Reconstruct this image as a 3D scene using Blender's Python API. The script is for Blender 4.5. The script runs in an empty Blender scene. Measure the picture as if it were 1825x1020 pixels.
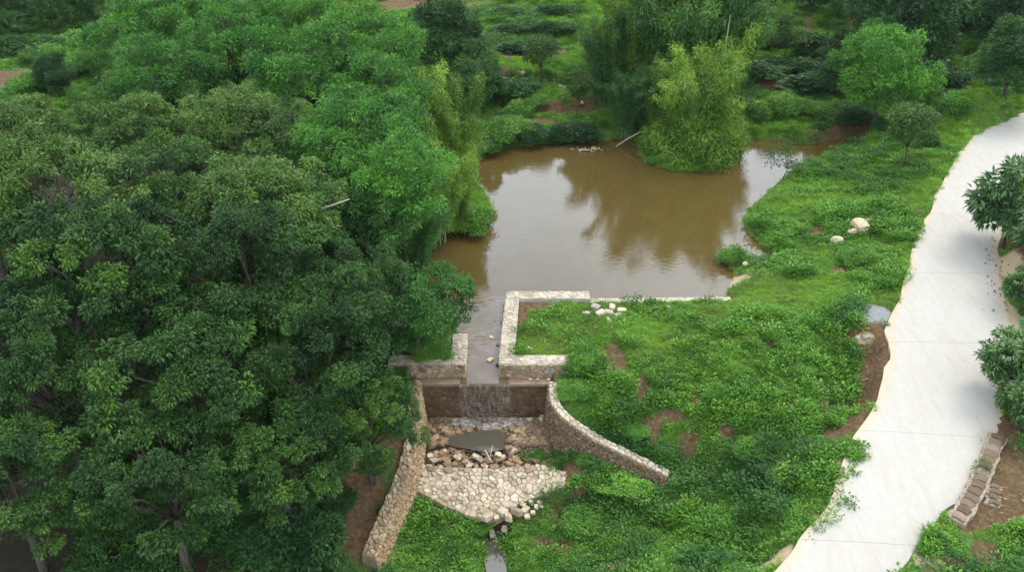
import bpy, math, random
import numpy as np
from mathutils import Vector, Matrix

# ------------------------------------------------------------------ camera, sky, sun, exposure
SC = bpy.context.scene
COL = SC.collection
PI = math.pi
FPX, CAMZ, PITCH = 1580.0, 17.7, math.radians(30)     # focal length in photo pixels, camera height above the pond, tilt down
CS, SN = math.cos(PITCH), math.sin(PITCH)
cam_d = bpy.data.cameras.new("camera")
cam = bpy.data.objects.new("camera", cam_d)
COL.objects.link(cam)
cam.location = (0, 0, CAMZ)
cam.rotation_euler = (PI / 2 - PITCH, 0, 0)
cam_d.angle = 2 * math.atan(912.5 / FPX)
cam_d.clip_end = 1500
SC.camera = cam
SUN_EL, SUN_AZ = math.radians(63), math.radians(50)
world = bpy.data.worlds.new("World")
SC.world = world
world.use_nodes = True
wn = world.node_tree
wn.nodes.clear()
wo = wn.nodes.new("ShaderNodeOutputWorld")
wb = wn.nodes.new("ShaderNodeBackground")
sk = wn.nodes.new("ShaderNodeTexSky")
sk.sky_type = "NISHITA"
sk.sun_disc = False
sk.sun_elevation = SUN_EL
sk.sun_rotation = SUN_AZ
sk.dust_density = 4.0
mx = wn.nodes.new("ShaderNodeMix")
mx.data_type = "RGBA"
mx.inputs["Factor"].default_value = 0.8            # overcast: the cloud layer covers most of the blue
mx.inputs["B"].default_value = (9, 9, 9, 1)
cn = wn.nodes.new("ShaderNodeTexNoise")
cn.inputs["Scale"].default_value = 2.6
cn.inputs["Detail"].default_value = 5
ctc = wn.nodes.new("ShaderNodeTexCoord")
cmp_ = wn.nodes.new("ShaderNodeMapping")
cmp_.inputs["Scale"].default_value = (1, 1, 2.2)
wn.links.new(ctc.outputs["Generated"], cmp_.inputs["Vector"])
wn.links.new(cmp_.outputs[0], cn.inputs["Vector"])
cr = wn.nodes.new("ShaderNodeValToRGB")
cr.color_ramp.elements[0].position, cr.color_ramp.elements[1].position = 0.36, 0.66
cr.color_ramp.elements[0].color = (0.46, 0.54, 0.64, 1)
cr.color_ramp.elements[1].color = (0.98, 1.06, 1.16, 1)
wn.links.new(cn.outputs["Fac"], cr.inputs[0])
cmul = wn.nodes.new("ShaderNodeVectorMath")
cmul.operation = "SCALE"
cmul.inputs["Scale"].default_value = 15.0
wn.links.new(cr.outputs[0], cmul.inputs[0])
wn.links.new(cmul.outputs[0], mx.inputs["B"])
wn.links.new(sk.outputs[0], mx.inputs["A"])
wn.links.new(mx.outputs["Result"], wb.inputs["Color"])
wb.inputs["Strength"].default_value = 0.12
wn.links.new(wb.outputs[0], wo.inputs["Surface"])
sun_d = bpy.data.lights.new("sun", "SUN")
sun_d.energy = 1.05
sun_d.angle = math.radians(24)
sun_d.color = (1.0, 0.93, 0.82)
sun = bpy.data.objects.new("sun", sun_d)
COL.objects.link(sun)
sun.location = (0, 0, 60)
sd = Vector((math.sin(SUN_AZ) * math.cos(SUN_EL), math.cos(SUN_AZ) * math.cos(SUN_EL), math.sin(SUN_EL)))
sun.rotation_euler = sd.to_track_quat("Z", "Y").to_euler()
SC.view_settings.view_transform = "Standard"
SC.view_settings.look = "None"
SC.view_settings.exposure = 0.98
SC.view_settings.gamma = 1.0
SC.view_settings.use_curve_mapping = False
SC.cycles.max_bounces = 6
SC.cycles.transparent_max_bounces = 12

RS = np.random.RandomState(7)
RR = random.Random(11)


# ------------------------------------------------------------------ helpers
def at(px, py, z=0.0):
    """The ground point that shows at photo pixel (px, py) at height z."""
    u, v = (px - 912.5) / FPX, (py - 510.0) / FPX
    dy, dz = CS - v * SN, -SN - v * CS
    t = (z - CAMZ) / dz
    return np.array([u * t, dy * t, z])


def smooth(a, b, x):
    t = np.clip((x - a) / (b - a), 0, 1)
    return t * t * (3 - 2 * t)


_TAB = np.random.RandomState(3).rand(256, 256)


def vnoise(x, y):
    xi, yi = np.floor(x).astype(int), np.floor(y).astype(int)
    fx, fy = x - xi, y - yi
    fx, fy = fx * fx * (3 - 2 * fx), fy * fy * (3 - 2 * fy)
    g = lambda i, j: _TAB[i & 255, j & 255]
    a = g(xi, yi) * (1 - fx) + g(xi + 1, yi) * fx
    b = g(xi, yi + 1) * (1 - fx) + g(xi + 1, yi + 1) * fx
    return a * (1 - fy) + b * fy


def fbm(x, y, s, octv=4, off=0.0):
    x, y = np.asarray(x, float) * s + off + 100, np.asarray(y, float) * s + off * 1.7 + 100
    r, a, t = 0, 1.0, 0
    for k in range(octv):
        r = r + a * vnoise(x, y)
        t += a
        a *= 0.5
        x, y = x * 2.03 + 17, y * 2.03 + 31
    return r / t


def seg_dist(x, y, ax, ay, bx, by):
    dx, dy = bx - ax, by - ay
    t = np.clip(((x - ax) * dx + (y - ay) * dy) / (dx * dx + dy * dy + 1e-12), 0, 1)
    return np.hypot(x - ax - t * dx, y - ay - t * dy), t


def inside(x, y, poly):
    r = np.zeros(np.shape(x), bool)
    n = len(poly)
    for i in range(n):
        x1, y1 = poly[i][:2]
        x2, y2 = poly[(i + 1) % n][:2]
        if y1 == y2:
            continue
        c = ((y1 > y) != (y2 > y)) & (x < (x2 - x1) * (y - y1) / (y2 - y1) + x1)
        r ^= c
    return r


def sdist(x, y, poly):
    """Signed distance to a polygon, negative inside."""
    d = np.full(np.shape(x), 1e9)
    n = len(poly)
    for i in range(n):
        d = np.minimum(d, seg_dist(x, y, *poly[i][:2], *poly[(i + 1) % n][:2])[0])
    return np.where(inside(x, y, poly), -d, d)


def line_dist(x, y, pts):
    d = np.full(np.shape(x), 1e9)
    s = np.zeros(np.shape(x))
    for i in range(len(pts) - 1):
        di, t = seg_dist(x, y, *pts[i][:2], *pts[i + 1][:2])
        m = di < d
        d = np.where(m, di, d)
        s = np.where(m, i + t, s)
    return d, s


def wiggle(poly, amp, step, seed):
    """The polygon resampled with an uneven outline."""
    out = []
    n = len(poly)
    for i in range(n):
        a, b = np.array(poly[i][:2]), np.array(poly[(i + 1) % n][:2])
        k = max(1, int(np.hypot(*(b - a)) / step))
        for j in range(k):
            p = a + (b - a) * j / k
            out.append((p[0] + amp * (fbm(p[0], p[1], 1.1, 3, seed) - 0.5) * 2, p[1] + amp * (fbm(p[0], p[1], 1.1, 3, seed + 9) - 0.5) * 2))
    return out


def new_mesh(name, verts, faces, mat=None, smooth_shade=False, attrs=None):
    me = bpy.data.meshes.new(name)
    verts = np.asarray(verts, np.float32)
    if isinstance(faces, np.ndarray):
        nf, k = faces.shape
        me.vertices.add(len(verts))
        me.vertices.foreach_set("co", verts.ravel())
        me.loops.add(nf * k)
        me.loops.foreach_set("vertex_index", faces.ravel().astype(np.int32))
        me.polygons.add(nf)
        me.polygons.foreach_set("loop_start", np.arange(0, nf * k, k, dtype=np.int32))
        me.update(calc_edges=True)
    else:
        me.from_pydata([tuple(v) for v in verts], [], faces)
    if smooth_shade:
        me.polygons.foreach_set("use_smooth", np.ones(len(me.polygons), bool))
    for k, v in (attrs or {}).items():
        a = me.attributes.new(k, "FLOAT", "POINT")
        a.data.foreach_set("value", np.asarray(v, np.float32))
    if mat:
        me.materials.append(mat)
    return me


def link(name, data, parent=None, loc=None, rot=None, scale=None, **props):
    o = bpy.data.objects.new(name, data)
    COL.objects.link(o)
    if parent is not None:
        o.parent = parent
    if loc is not None:
        o.location = loc
    if rot is not None:
        o.rotation_euler = rot
    if scale is not None:
        o.scale = (scale,) * 3 if isinstance(scale, (int, float)) else scale
    for k, v in props.items():
        if v:
            o[k] = v
    return o


class MB:
    """Collects vertices and faces for one mesh."""

    def __init__(s):
        s.v, s.f = [], []

    def add(s, vs, fs):
        n = len(s.v)
        s.v += [tuple(p) for p in vs]
        s.f += [tuple(i + n for i in f) for f in fs]

    def box(s, x0, x1, y0, y1, z0, z1):
        s.add([(x, y, z) for z in (z0, z1) for y in (y0, y1) for x in (x0, x1)],
              [(0, 2, 3, 1), (4, 5, 7, 6), (0, 1, 5, 4), (2, 6, 7, 3), (0, 4, 6, 2), (1, 3, 7, 5)])

    def tube(s, pts, rads, n=6):
        pts = [np.array(p, float) for p in pts]
        rings = []
        for i, p in enumerate(pts):
            d = pts[min(i + 1, len(pts) - 1)] - pts[max(i - 1, 0)]
            d = d / (np.linalg.norm(d) + 1e-9)
            a = np.cross(d, (0.31, 0.92, 0.17) if abs(d[1]) < 0.9 else (1, 0, 0))
            a /= np.linalg.norm(a) + 1e-9
            b = np.cross(d, a)
            rings.append([p + rads[i] * (math.cos(2 * PI * k / n) * a + math.sin(2 * PI * k / n) * b) for k in range(n)])
        vs = [q for r in rings for q in r]
        fs = [(i * n + k, i * n + (k + 1) % n, (i + 1) * n + (k + 1) % n, (i + 1) * n + k) for i in range(len(pts) - 1) for k in range(n)]
        fs.append(tuple(range(n))[::-1])
        fs.append(tuple((len(pts) - 1) * n + k for k in range(n)))
        s.add(vs, fs)

    def mesh(s, name, mat, sm=False):
        return new_mesh(name, s.v, s.f, mat, sm)


# ------------------------------------------------------------------ materials
class NT:
    def __init__(s, name, rough=0.8, spec=0.3):
        s.m = bpy.data.materials.new(name)
        s.m.use_nodes = True
        s.t = s.m.node_tree
        s.b = s.t.nodes["Principled BSDF"]
        s.b.inputs["Roughness"].default_value = rough
        s.b.inputs["Specular IOR Level"].default_value = spec
        s.out = s.t.nodes["Material Output"]

    def n(s, kind, **kw):
        x = s.t.nodes.new(kind)
        for k, v in kw.items():
            if k in x.inputs:
                x.inputs[k].default_value = v
            else:
                setattr(x, k, v)
        return x

    def l(s, a, b):
        s.t.links.new(a, b)

    def pos(s, scale=(1, 1, 1), obj=False):
        if obj:
            c = s.n("ShaderNodeTexCoord").outputs["Object"]
        else:
            c = s.n("ShaderNodeNewGeometry").outputs["Position"]
        mp = s.n("ShaderNodeMapping")
        mp.inputs["Scale"].default_value = scale
        s.l(c, mp.inputs["Vector"])
        return mp.outputs[0]

    def noise(s, scale, detail=4, rough=0.55, vec=None, dist=0.0):
        x = s.n("ShaderNodeTexNoise", Scale=scale, Detail=detail, Roughness=rough, Distortion=dist)
        s.l(vec if vec is not None else s.pos(), x.inputs["Vector"])
        return x.outputs["Fac"]

    def ramp(s, fac, stops):
        r = s.n("ShaderNodeValToRGB")
        e = r.color_ramp.elements
        while len(e) < len(stops):
            e.new(0.5)
        for i, (p, c) in enumerate(stops):
            e[i].position = p
            e[i].color = (*c, 1) if not isinstance(c, (int, float)) else (c, c, c, 1)
        s.l(fac, r.inputs[0])
        return r.outputs[0]

    def mix(s, fac, a, b, mode="MIX"):
        x = s.n("ShaderNodeMix", data_type="RGBA", blend_type=mode)
        for sock, v in ((x.inputs["Factor"], fac), (x.inputs["A"], a), (x.inputs["B"], b)):
            if isinstance(v, (int, float)):
                sock.default_value = v if sock.name == "Factor" else (v, v, v, 1)
            elif isinstance(v, tuple):
                sock.default_value = (*v, 1)
            else:
                s.l(v, sock)
        return x.outputs["Result"]

    def math(s, op, a, b=0.0, clamp=False):
        x = s.n("ShaderNodeMath", operation=op, use_clamp=clamp)
        for i, v in enumerate((a, b)):
            if isinstance(v, (int, float)):
                x.inputs[i].default_value = v
            else:
                s.l(v, x.inputs[i])
        return x.outputs[0]

    def attr(s, name):
        return s.n("ShaderNodeAttribute", attribute_name=name).outputs["Fac"]

    def color(s, c):
        s.l(c, s.b.inputs["Base Color"])

    def bump(s, h, strength=0.5, dist=0.05):
        x = s.n("ShaderNodeBump", Strength=strength, Distance=dist)
        s.l(h, x.inputs["Height"])
        s.l(x.outputs[0], s.b.inputs["Normal"])


def leaf_mat(name, dark, mid, light, rough=0.5, spec=0.25, trans=0.2, var=0.25):
    """Leaves: tone varies leaf by leaf (attribute) and tree by tree."""
    k = NT(name, rough, spec)
    oi = k.n("ShaderNodeObjectInfo")
    big = k.noise(0.55, 3, 0.6)
    tone = k.math("ADD", k.attr("tone"), k.math("MULTIPLY", k.math("SUBTRACT", big, 0.5), 0.85))
    tone = k.math("ADD", tone, k.math("MULTIPLY", k.math("SUBTRACT", oi.outputs["Random"], 0.5), var), True)
    c = k.ramp(tone, [(0.08, dark), (0.5, mid), (0.95, light)])
    k.color(c)
    tr = k.n("ShaderNodeBsdfTranslucent")
    trans = trans
    k.l(k.mix(1.0, c, (1.5, 1.6, 0.7), "MULTIPLY"), tr.inputs["Color"])
    ms = k.n("ShaderNodeMixShader")
    ms.inputs[0].default_value = trans
    k.l(k.b.outputs[0], ms.inputs[1])
    k.l(tr.outputs[0], ms.inputs[2])
    k.l(ms.outputs[0], k.out.inputs["Surface"])
    return k.m


def stone_mat(name, stops, rough=0.85, wet=0.0, grain=14.0):
    k = NT(name, rough, 0.3 + wet)
    oi = k.n("ShaderNodeObjectInfo")
    base = k.ramp(oi.outputs["Random"], stops)
    n1 = k.noise(grain, 5, 0.65)
    n2 = k.noise(3.1, 4, 0.6)
    c = k.mix(k.ramp(n1, [(0.3, 0.0), (0.75, 1.0)]), k.mix(1.0, base, (0.62, 0.6, 0.58), "MULTIPLY"), base)
    c = k.mix(k.ramp(n2, [(0.46, 0.0), (0.7, 0.6)]), c, (0.15, 0.11, 0.065))
    k.color(c)
    k.bump(n1, 0.7, 0.03)
    return k.m


M = {}
M["broad"] = leaf_mat("dark_broad_leaves", (0.008, 0.028, 0.005), (0.03, 0.085, 0.012), (0.105, 0.205, 0.024))
M["olive"] = leaf_mat("olive_leaves", (0.026, 0.058, 0.013), (0.062, 0.125, 0.022), (0.13, 0.22, 0.04))
M["fine"] = leaf_mat("fresh_feathery_leaves", (0.022, 0.08, 0.014), (0.055, 0.175, 0.022), (0.14, 0.33, 0.035))
M["bright"] = leaf_mat("bright_green_leaves", (0.03, 0.11, 0.012), (0.075, 0.22, 0.022), (0.16, 0.38, 0.035))
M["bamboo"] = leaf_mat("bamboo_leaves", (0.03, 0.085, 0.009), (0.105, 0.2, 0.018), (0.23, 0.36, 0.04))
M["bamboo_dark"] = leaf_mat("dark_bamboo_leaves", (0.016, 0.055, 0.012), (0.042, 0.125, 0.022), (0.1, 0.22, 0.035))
M["dark"] = leaf_mat("deep_green_leaves", (0.012, 0.042, 0.012), (0.032, 0.092, 0.022), (0.075, 0.16, 0.035))
M["mid"] = leaf_mat("mid_green_leaves", (0.016, 0.06, 0.012), (0.036, 0.12, 0.02), (0.085, 0.22, 0.03))
M["dry"] = leaf_mat("dry_straw_grass", (0.13, 0.14, 0.05), (0.24, 0.26, 0.1), (0.4, 0.38, 0.18))
M["weed"] = leaf_mat("weed_leaves", (0.024, 0.075, 0.01), (0.08, 0.205, 0.022), (0.2, 0.38, 0.04))
M["grass"] = leaf_mat("grass_blades", (0.095, 0.2, 0.022), (0.21, 0.38, 0.045), (0.36, 0.52, 0.09))
M["big_leaf"] = leaf_mat("large_glossy_leaves", (0.03, 0.075, 0.022), (0.06, 0.14, 0.035), (0.13, 0.23, 0.06), 0.4, 0.45)


def m_bark(name, a, b):
    k = NT(name, 0.9, 0.2)
    n = k.noise(9, 5, 0.7, k.pos((1, 1, 0.25)))
    k.color(k.ramp(n, [(0.3, a), (0.7, b)]))
    k.bump(n, 0.6, 0.03)
    return k.m


M["bark"] = m_bark("grey_brown_bark", (0.03, 0.025, 0.018), (0.12, 0.1, 0.075))
M["culm"] = m_bark("green_bamboo_culms", (0.12, 0.17, 0.06), (0.26, 0.3, 0.13))
M["deadwood"] = m_bark("bleached_wood", (0.3, 0.24, 0.17), (0.5, 0.43, 0.33))


def m_ground():
    k = NT("soil_and_turf", 0.95, 0.15)
    n1, n2, n3 = k.noise(1.3, 6, 0.65), k.noise(7, 5, 0.7), k.noise(30, 3, 0.7)
    soil = k.ramp(n2, [(0.25, (0.055, 0.03, 0.018)), (0.5, (0.105, 0.066, 0.032)), (0.75, (0.2, 0.138, 0.07))])
    pale = k.ramp(n3, [(0.3, (0.3, 0.22, 0.13)), (0.7, (0.48, 0.38, 0.24))])
    turf = k.ramp(n2, [(0.25, (0.03, 0.062, 0.014)), (0.5, (0.065, 0.13, 0.024)), (0.8, (0.12, 0.2, 0.04))])
    shaded_litter = k.ramp(n3, [(0.3, (0.012, 0.01, 0.006)), (0.7, (0.04, 0.03, 0.018))])  # leaf litter, darkened so its colour carries the shade under the wood
    grav = k.ramp(n3, [(0.3, (0.13, 0.13, 0.13)), (0.7, (0.33, 0.33, 0.32))])
    jit = k.math("MULTIPLY", k.math("SUBTRACT", n2, 0.5), 0.9)
    f = lambda a, e=0.15: k.ramp(k.math("ADD", k.attr(a), jit), [(0.5 - e, 0.0), (0.5 + e, 1.0)])
    c = k.mix(f("soil"), turf, soil)
    c = k.mix(f("pale"), c, pale)
    c = k.mix(f("gravel"), c, grav)
    c = k.mix(f("shaded_litter"), c, shaded_litter)
    k.color(c)
    k.bump(k.math("ADD", n2, k.math("MULTIPLY", n3, 0.5)), 0.8, 0.08)
    return k.m


def m_road():
    k = NT("dusty_white_concrete", 0.9, 0.2)
    n1, n2 = k.noise(0.8, 5, 0.6), k.noise(5, 6, 0.7)
    n3 = k.noise(1.6, 4, 0.6, k.pos((3.0, 0.5, 1)), 0.6)
    c = k.ramp(n2, [(0.2, (0.335, 0.312, 0.272)), (0.8, (0.395, 0.37, 0.322))])
    c = k.mix(k.ramp(n1, [(0.42, 0.0), (0.66, 0.6)]), c, (0.36, 0.342, 0.308))
    c = k.mix(k.ramp(n3, [(0.46, 0.0), (0.72, 0.6)]), c, (0.33, 0.29, 0.222))
    edge = k.ramp(k.math("ADD", k.attr("edge"), k.math("MULTIPLY", k.math("SUBTRACT", n2, 0.5), 0.7)), [(0.35, 0.0), (0.95, 0.85)])
    c = k.mix(edge, c, (0.42, 0.33, 0.215))
    k.color(c)
    k.bump(n2, 0.25, 0.02)
    return k.m


def m_water(name, col, bump_s, scale, rough=0.03, stretch=(1, 1, 1), dist=0.05, two=None):
    k = NT(name, rough, 0.5)
    k.b.inputs["IOR"].default_value = 1.42
    if two:
        k.color(k.ramp(k.noise(1.2, 4, 0.6), [(0.35, col), (0.7, two)]))
    else:
        k.b.inputs["Base Color"].default_value = (*col, 1)
    n = k.noise(scale, 3, 0.6, k.pos(stretch), 0.4)
    big = k.noise(0.35, 2, 0.5)
    k.b.inputs["Specular IOR Level"].default_value = 1.0
    k.bump(k.math("MULTIPLY", n, k.ramp(big, [(0.35, 0.15), (0.65, 1.0)])), bump_s, dist)
    return k.m


M["ground"] = m_ground()
M["road"] = m_road()
M["pond"] = m_water("muddy_pond_water", (0.072, 0.048, 0.013), 0.12, 2.6, 0.03, (1, 2.0, 1), 0.05, (0.082, 0.056, 0.016))
M["channel"] = m_water("shallow_flowing_water", (0.085, 0.056, 0.028), 0.5, 2.4, 0.05, (0.8, 2.4, 1), 0.12, (0.14, 0.1, 0.058))
M["puddle"] = m_water("grey_puddle_water", (0.07, 0.06, 0.045), 0.2, 6.0, 0.05)
TAN = [(0.0, (0.24, 0.16, 0.09)), (0.25, (0.4, 0.29, 0.17)), (0.5, (0.33, 0.27, 0.2)), (0.75, (0.47, 0.36, 0.22)), (1.0, (0.3, 0.18, 0.1))]
PALE = [(0.0, (0.44, 0.38, 0.29)), (0.3, (0.57, 0.5, 0.38)), (0.6, (0.36, 0.33, 0.28)), (1.0, (0.62, 0.53, 0.38))]
CREAM = [(0.0, (0.3, 0.22, 0.13)), (0.2, (0.5, 0.41, 0.28)), (0.5, (0.6, 0.51, 0.37)), (0.8, (0.43, 0.36, 0.26)), (1.0, (0.66, 0.58, 0.44))]
WETB = [(0.0, (0.075, 0.038, 0.016)), (0.4, (0.13, 0.072, 0.032)), (0.7, (0.095, 0.055, 0.028)), (1.0, (0.17, 0.1, 0.048))]
BRN = [(0.0, (0.17, 0.1, 0.055)), (0.4, (0.3, 0.19, 0.1)), (0.7, (0.38, 0.27, 0.16)), (1.0, (0.23, 0.15, 0.09))]
M["stone_tan"] = stone_mat("tan_rubble_stone", TAN)
M["stone_pale"] = stone_mat("lime_washed_stone", PALE)
M["stone_cream"] = stone_mat("cream_paving_stone", CREAM)
M["stone_wet"] = stone_mat("wet_dark_stone", WETB, 0.4, 0.2)
M["stone_brown"] = stone_mat("brown_bed_stone", BRN, 0.7, 0.1)
M["stone_ochre"] = stone_mat("ochre_wall_stone", [(0.0, (0.26, 0.17, 0.085)), (0.4, (0.46, 0.32, 0.17)), (0.7, (0.36, 0.25, 0.14)), (1.0, (0.55, 0.42, 0.26))])  # ochre wall stone, colour lightened for the sunlit left wing face
M["stone_shade"] = stone_mat("shaded_brown_wall_stone", [(0.0, (0.12, 0.08, 0.045)), (0.4, (0.22, 0.15, 0.085)), (0.7, (0.17, 0.12, 0.075)), (1.0, (0.29, 0.2, 0.12))])  # brown wall stone with the right wing face's shade put into its colour
M["stone_soil"] = stone_mat("soil_stained_stone", [(0.0, (0.11, 0.075, 0.048)), (0.5, (0.18, 0.13, 0.088)), (1.0, (0.27, 0.21, 0.15))])


def m_plain(name, a, b, scale=6.0, rough=0.9, bump=0.4, stretch=(1, 1, 1)):
    k = NT(name, rough, 0.25)
    n = k.noise(scale, 6, 0.7, k.pos(stretch))
    k.color(k.ramp(n, [(0.3, a), (0.7, b)]))
    k.bump(n, bump, 0.03)
    return k.m


M["silt"] = m_plain("sandy_silt", (0.2, 0.15, 0.095), (0.36, 0.28, 0.18))
M["mortar_brown"] = m_plain("brown_mortar", (0.1, 0.068, 0.042), (0.22, 0.155, 0.1))
M["mortar_pale"] = m_plain("pale_mortar", (0.3, 0.26, 0.2), (0.54, 0.49, 0.4))
M["mortar_edge"] = m_plain("stained_mortar", (0.15, 0.115, 0.078), (0.36, 0.3, 0.215), 9.0)
M["mortar_wet"] = m_plain("wet_mortar", (0.04, 0.025, 0.015), (0.09, 0.055, 0.035), 6, 0.4)
M["crest"] = m_plain("wet_brown_concrete", (0.12, 0.08, 0.05), (0.26, 0.19, 0.125), 5, 0.5, 0.3, (0.5, 2, 1))


# ------------------------------------------------------------------ terrain heights
POND = [at(*p)[:2] for p in [(690, 470), (740, 440), (790, 416), (850, 407), (884, 390), (872, 360), (852, 330), (848, 295), (872, 270), (940, 262), (1000, 253),
                              (1080, 248), (1130, 252), (1150, 290), (1195, 306), (1262, 308), (1315, 292), (1325, 262), (1340, 250), (1378, 250), (1440, 258),
                              (1530, 243), (1545, 262), (1480, 285), (1425, 303), (1388, 328), (1345, 365), (1325, 390), (1330, 412), (1352, 438), (1384, 462),
                              (1350, 472), (1300, 452), (1284, 458), (1308, 490), (1296, 516)]]
POND += [(8.2, 29.3), (2.97, 29.25), (0.1, 29.45), (-0.2, 29.3), (-0.35, 27.5), (-0.5, 24.0), (-1.55, 24.0), (-1.6, 26.4), (-2.0, 27.2), (-2.3, 28.5), (-3.2, 30.0)]
POND = [tuple(p) for p in POND]
CHAN = [(-1.7, 24.3), (-0.3, 24.3), (-0.2, 28.6), (-0.1, 29.3), (-2.2, 29.3), (-2.0, 27.0), (-1.7, 26.5)]
# wing walls: centre lines of their tops (x, y, z top, z foot)
LEFTW = [(-3.28, 24.2, 0.0, -1.6), (-3.22, 23.4, -0.2, -1.6), (-3.2, 22.4, -0.5, -1.7), (-3.25, 21.4, -0.75, -1.85), (-3.5, 20.2, -1.1, -2.1), (-3.85, 19.0, -1.4, -2.4), (-4.1, 18.0, -1.6, -2.6)]
RIGHTW = [(1.4, 24.2, -0.02, -1.6)] + [(*at(px, py, zt)[:2], zt, zb) for px, py, zt, zb in
                                    [(988, 712, -0.08, -1.6), (1003, 737, -0.2, -1.58), (1036, 763, -0.48, -1.5), (1080, 790, -0.8, -1.6), (1126, 812, -1.05, -1.75), (1192, 846, -1.48, -2.0)]]
BASIN = [(p[0], p[1]) for p in LEFTW] + [(-3.0, 17.6), (0.2, 17.6), (1.6, 20.6)] + [(p[0], p[1]) for p in RIGHTW[::-1][1:]] + [(1.4, 24.5), (-3.3, 24.5)]

BROOK = [tuple(at(885, 922, -2.4)[:2]), tuple(at(882, 960, -2.6)[:2]), tuple(at(886, 1030, -2.6)[:2]), (-0.4, 12.0), (-0.8, 0.0)]
ROADP = [((1825, 197), (1905, 240), 2.2), ((1760, 228), (1858, 275), 2.05), ((1715, 262), (1832, 305), 1.9), ((1690, 300), (1812, 332), 1.75), ((1668, 340), (1798, 362), 1.6),
         ((1650, 390), (1788, 402), 1.45), ((1625, 440), (1780, 445), 1.3), ((1605, 520), (1788, 520), 1.1), ((1580, 590), (1800, 590), 0.95), ((1583, 640), (1790, 650), 0.85),
         ((1555, 730), (1782, 752), 0.6), ((1518, 790), (1768, 800), 0.45), ((1498, 850), (1738, 872), 0.3), ((1474, 900), (1712, 915), 0.15), ((1432, 950), (1682, 965), 0.0),
         ((1385, 1020), (1637, 1030), -0.2), ((1310, 1110), (1580, 1105), -0.5)]
RL = [at(*a, z) for a, b, z in ROADP]
RRt = [at(*b, z) for a, b, z in ROADP]
for ext, i, j in ((14.0, 0, 1), (9.0, -1, -2)):
    dl, dr = RL[i] - RL[j], RRt[i] - RRt[j]
    d = (dl + dr) / 2
    d = d / np.linalg.norm(d)
    pl, pr = RL[i] + d * ext, RRt[i] + d * ext
    if i == 0:
        RL.insert(0, pl), RRt.insert(0, pr)
    else:
        RL.append(pl), RRt.append(pr)


def catmull(P, k):
    P = [np.array(p) for p in P]
    out = []
    for i in range(len(P) - 1):
        p0, p1, p2, p3 = P[max(i - 1, 0)], P[i], P[i + 1], P[min(i + 2, len(P) - 1)]
        for j in range(k):
            t = j / k
            out.append(0.5 * (2 * p1 + (p2 - p0) * t + (2 * p0 - 5 * p1 + 4 * p2 - p3) * t * t + (3 * p1 - p0 - 3 * p2 + p3) * t ** 3))
    out.append(P[-1])
    return out


RLs, RRs = catmull(RL, 5), catmull(RRt, 5)
RPOLY = [tuple(p[:2]) for p in RLs] + [tuple(p[:2]) for p in RRs[::-1]]
RCEN = [(a + b) / 2 for a, b in zip(RLs, RRs)]
RCZ = np.array([p[2] for p in RCEN])

CP = [(x, y, z) for x, y, z in [
    (-4.2, 24, 0.1), (-4.3, 22.5, -0.5), (-4.4, 21, -0.95), (-4.8, 19.4, -1.5), (-5, 17.5, -1.9), (-8, 20, -0.8), (-8, 25, 0.3), (-8, 15, -2), (-14, 20, 0), (-14, 12, -1.5),
    (-20, 25, 1), (-5, 28, 0.4), (-6, 33, 0.35), (-10, 40, 0.7), (-7, 45, 0.7), (-20, 45, 1.6), (-14, 33, 0.9), (-3.2, 26, 0.36), (-2.6, 25.5, 0.36),
    (0.5, 27, 0.38), (0.5, 25.4, 0.36), (1.6, 25.4, 0.34), (2.5, 28.5, 0.38), (5, 28.6, 0.3), (8, 28.8, 0.35), (3.5, 26, 0.4), (2.2, 25, 0.15), (2.0, 24.4, -0.02),
    (1.8, 23.8, -0.05), (2.0, 23.3, -0.15), (2.7, 22.95, -0.45), (3.4, 22.6, -0.75), (4.2, 22.3, -1.1), (5.0, 22.0, -1.5), (5.6, 21.9, -1.7),
    (-2, 14, -2.9), (3, 13, -2.9), (8, 13, -1.4), (0, 5, -3), (-10, 5, -2.6), (12, 5, -1.5), (20, 5, 0), (-25, 5, -1), (-40, 25, 3),
    (20, 30, 2.6), (24, 45, 4), (15.5, 20, 1.0), (20, 18, 1.6), (40, 30, 5), (-40, 60, 4), (-10, 90, 4.5), (10, 90, 4.5), (40, 90, 7), (-40, 90, 6), (0, 150, 9), (80, 150, 14), (-80, 150, 13),
    (0, 320, 30), (160, 320, 40), (-160, 320, 40), (120, 60, 14), (-120, 60, 12), (100, 0, 6), (-100, 0, 4), (0, -60, -2), (-8, 60, 2.2), (0, 60, 2.2), (-16, 60, 2.2), (-25, 60, 2.6)]]
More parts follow.
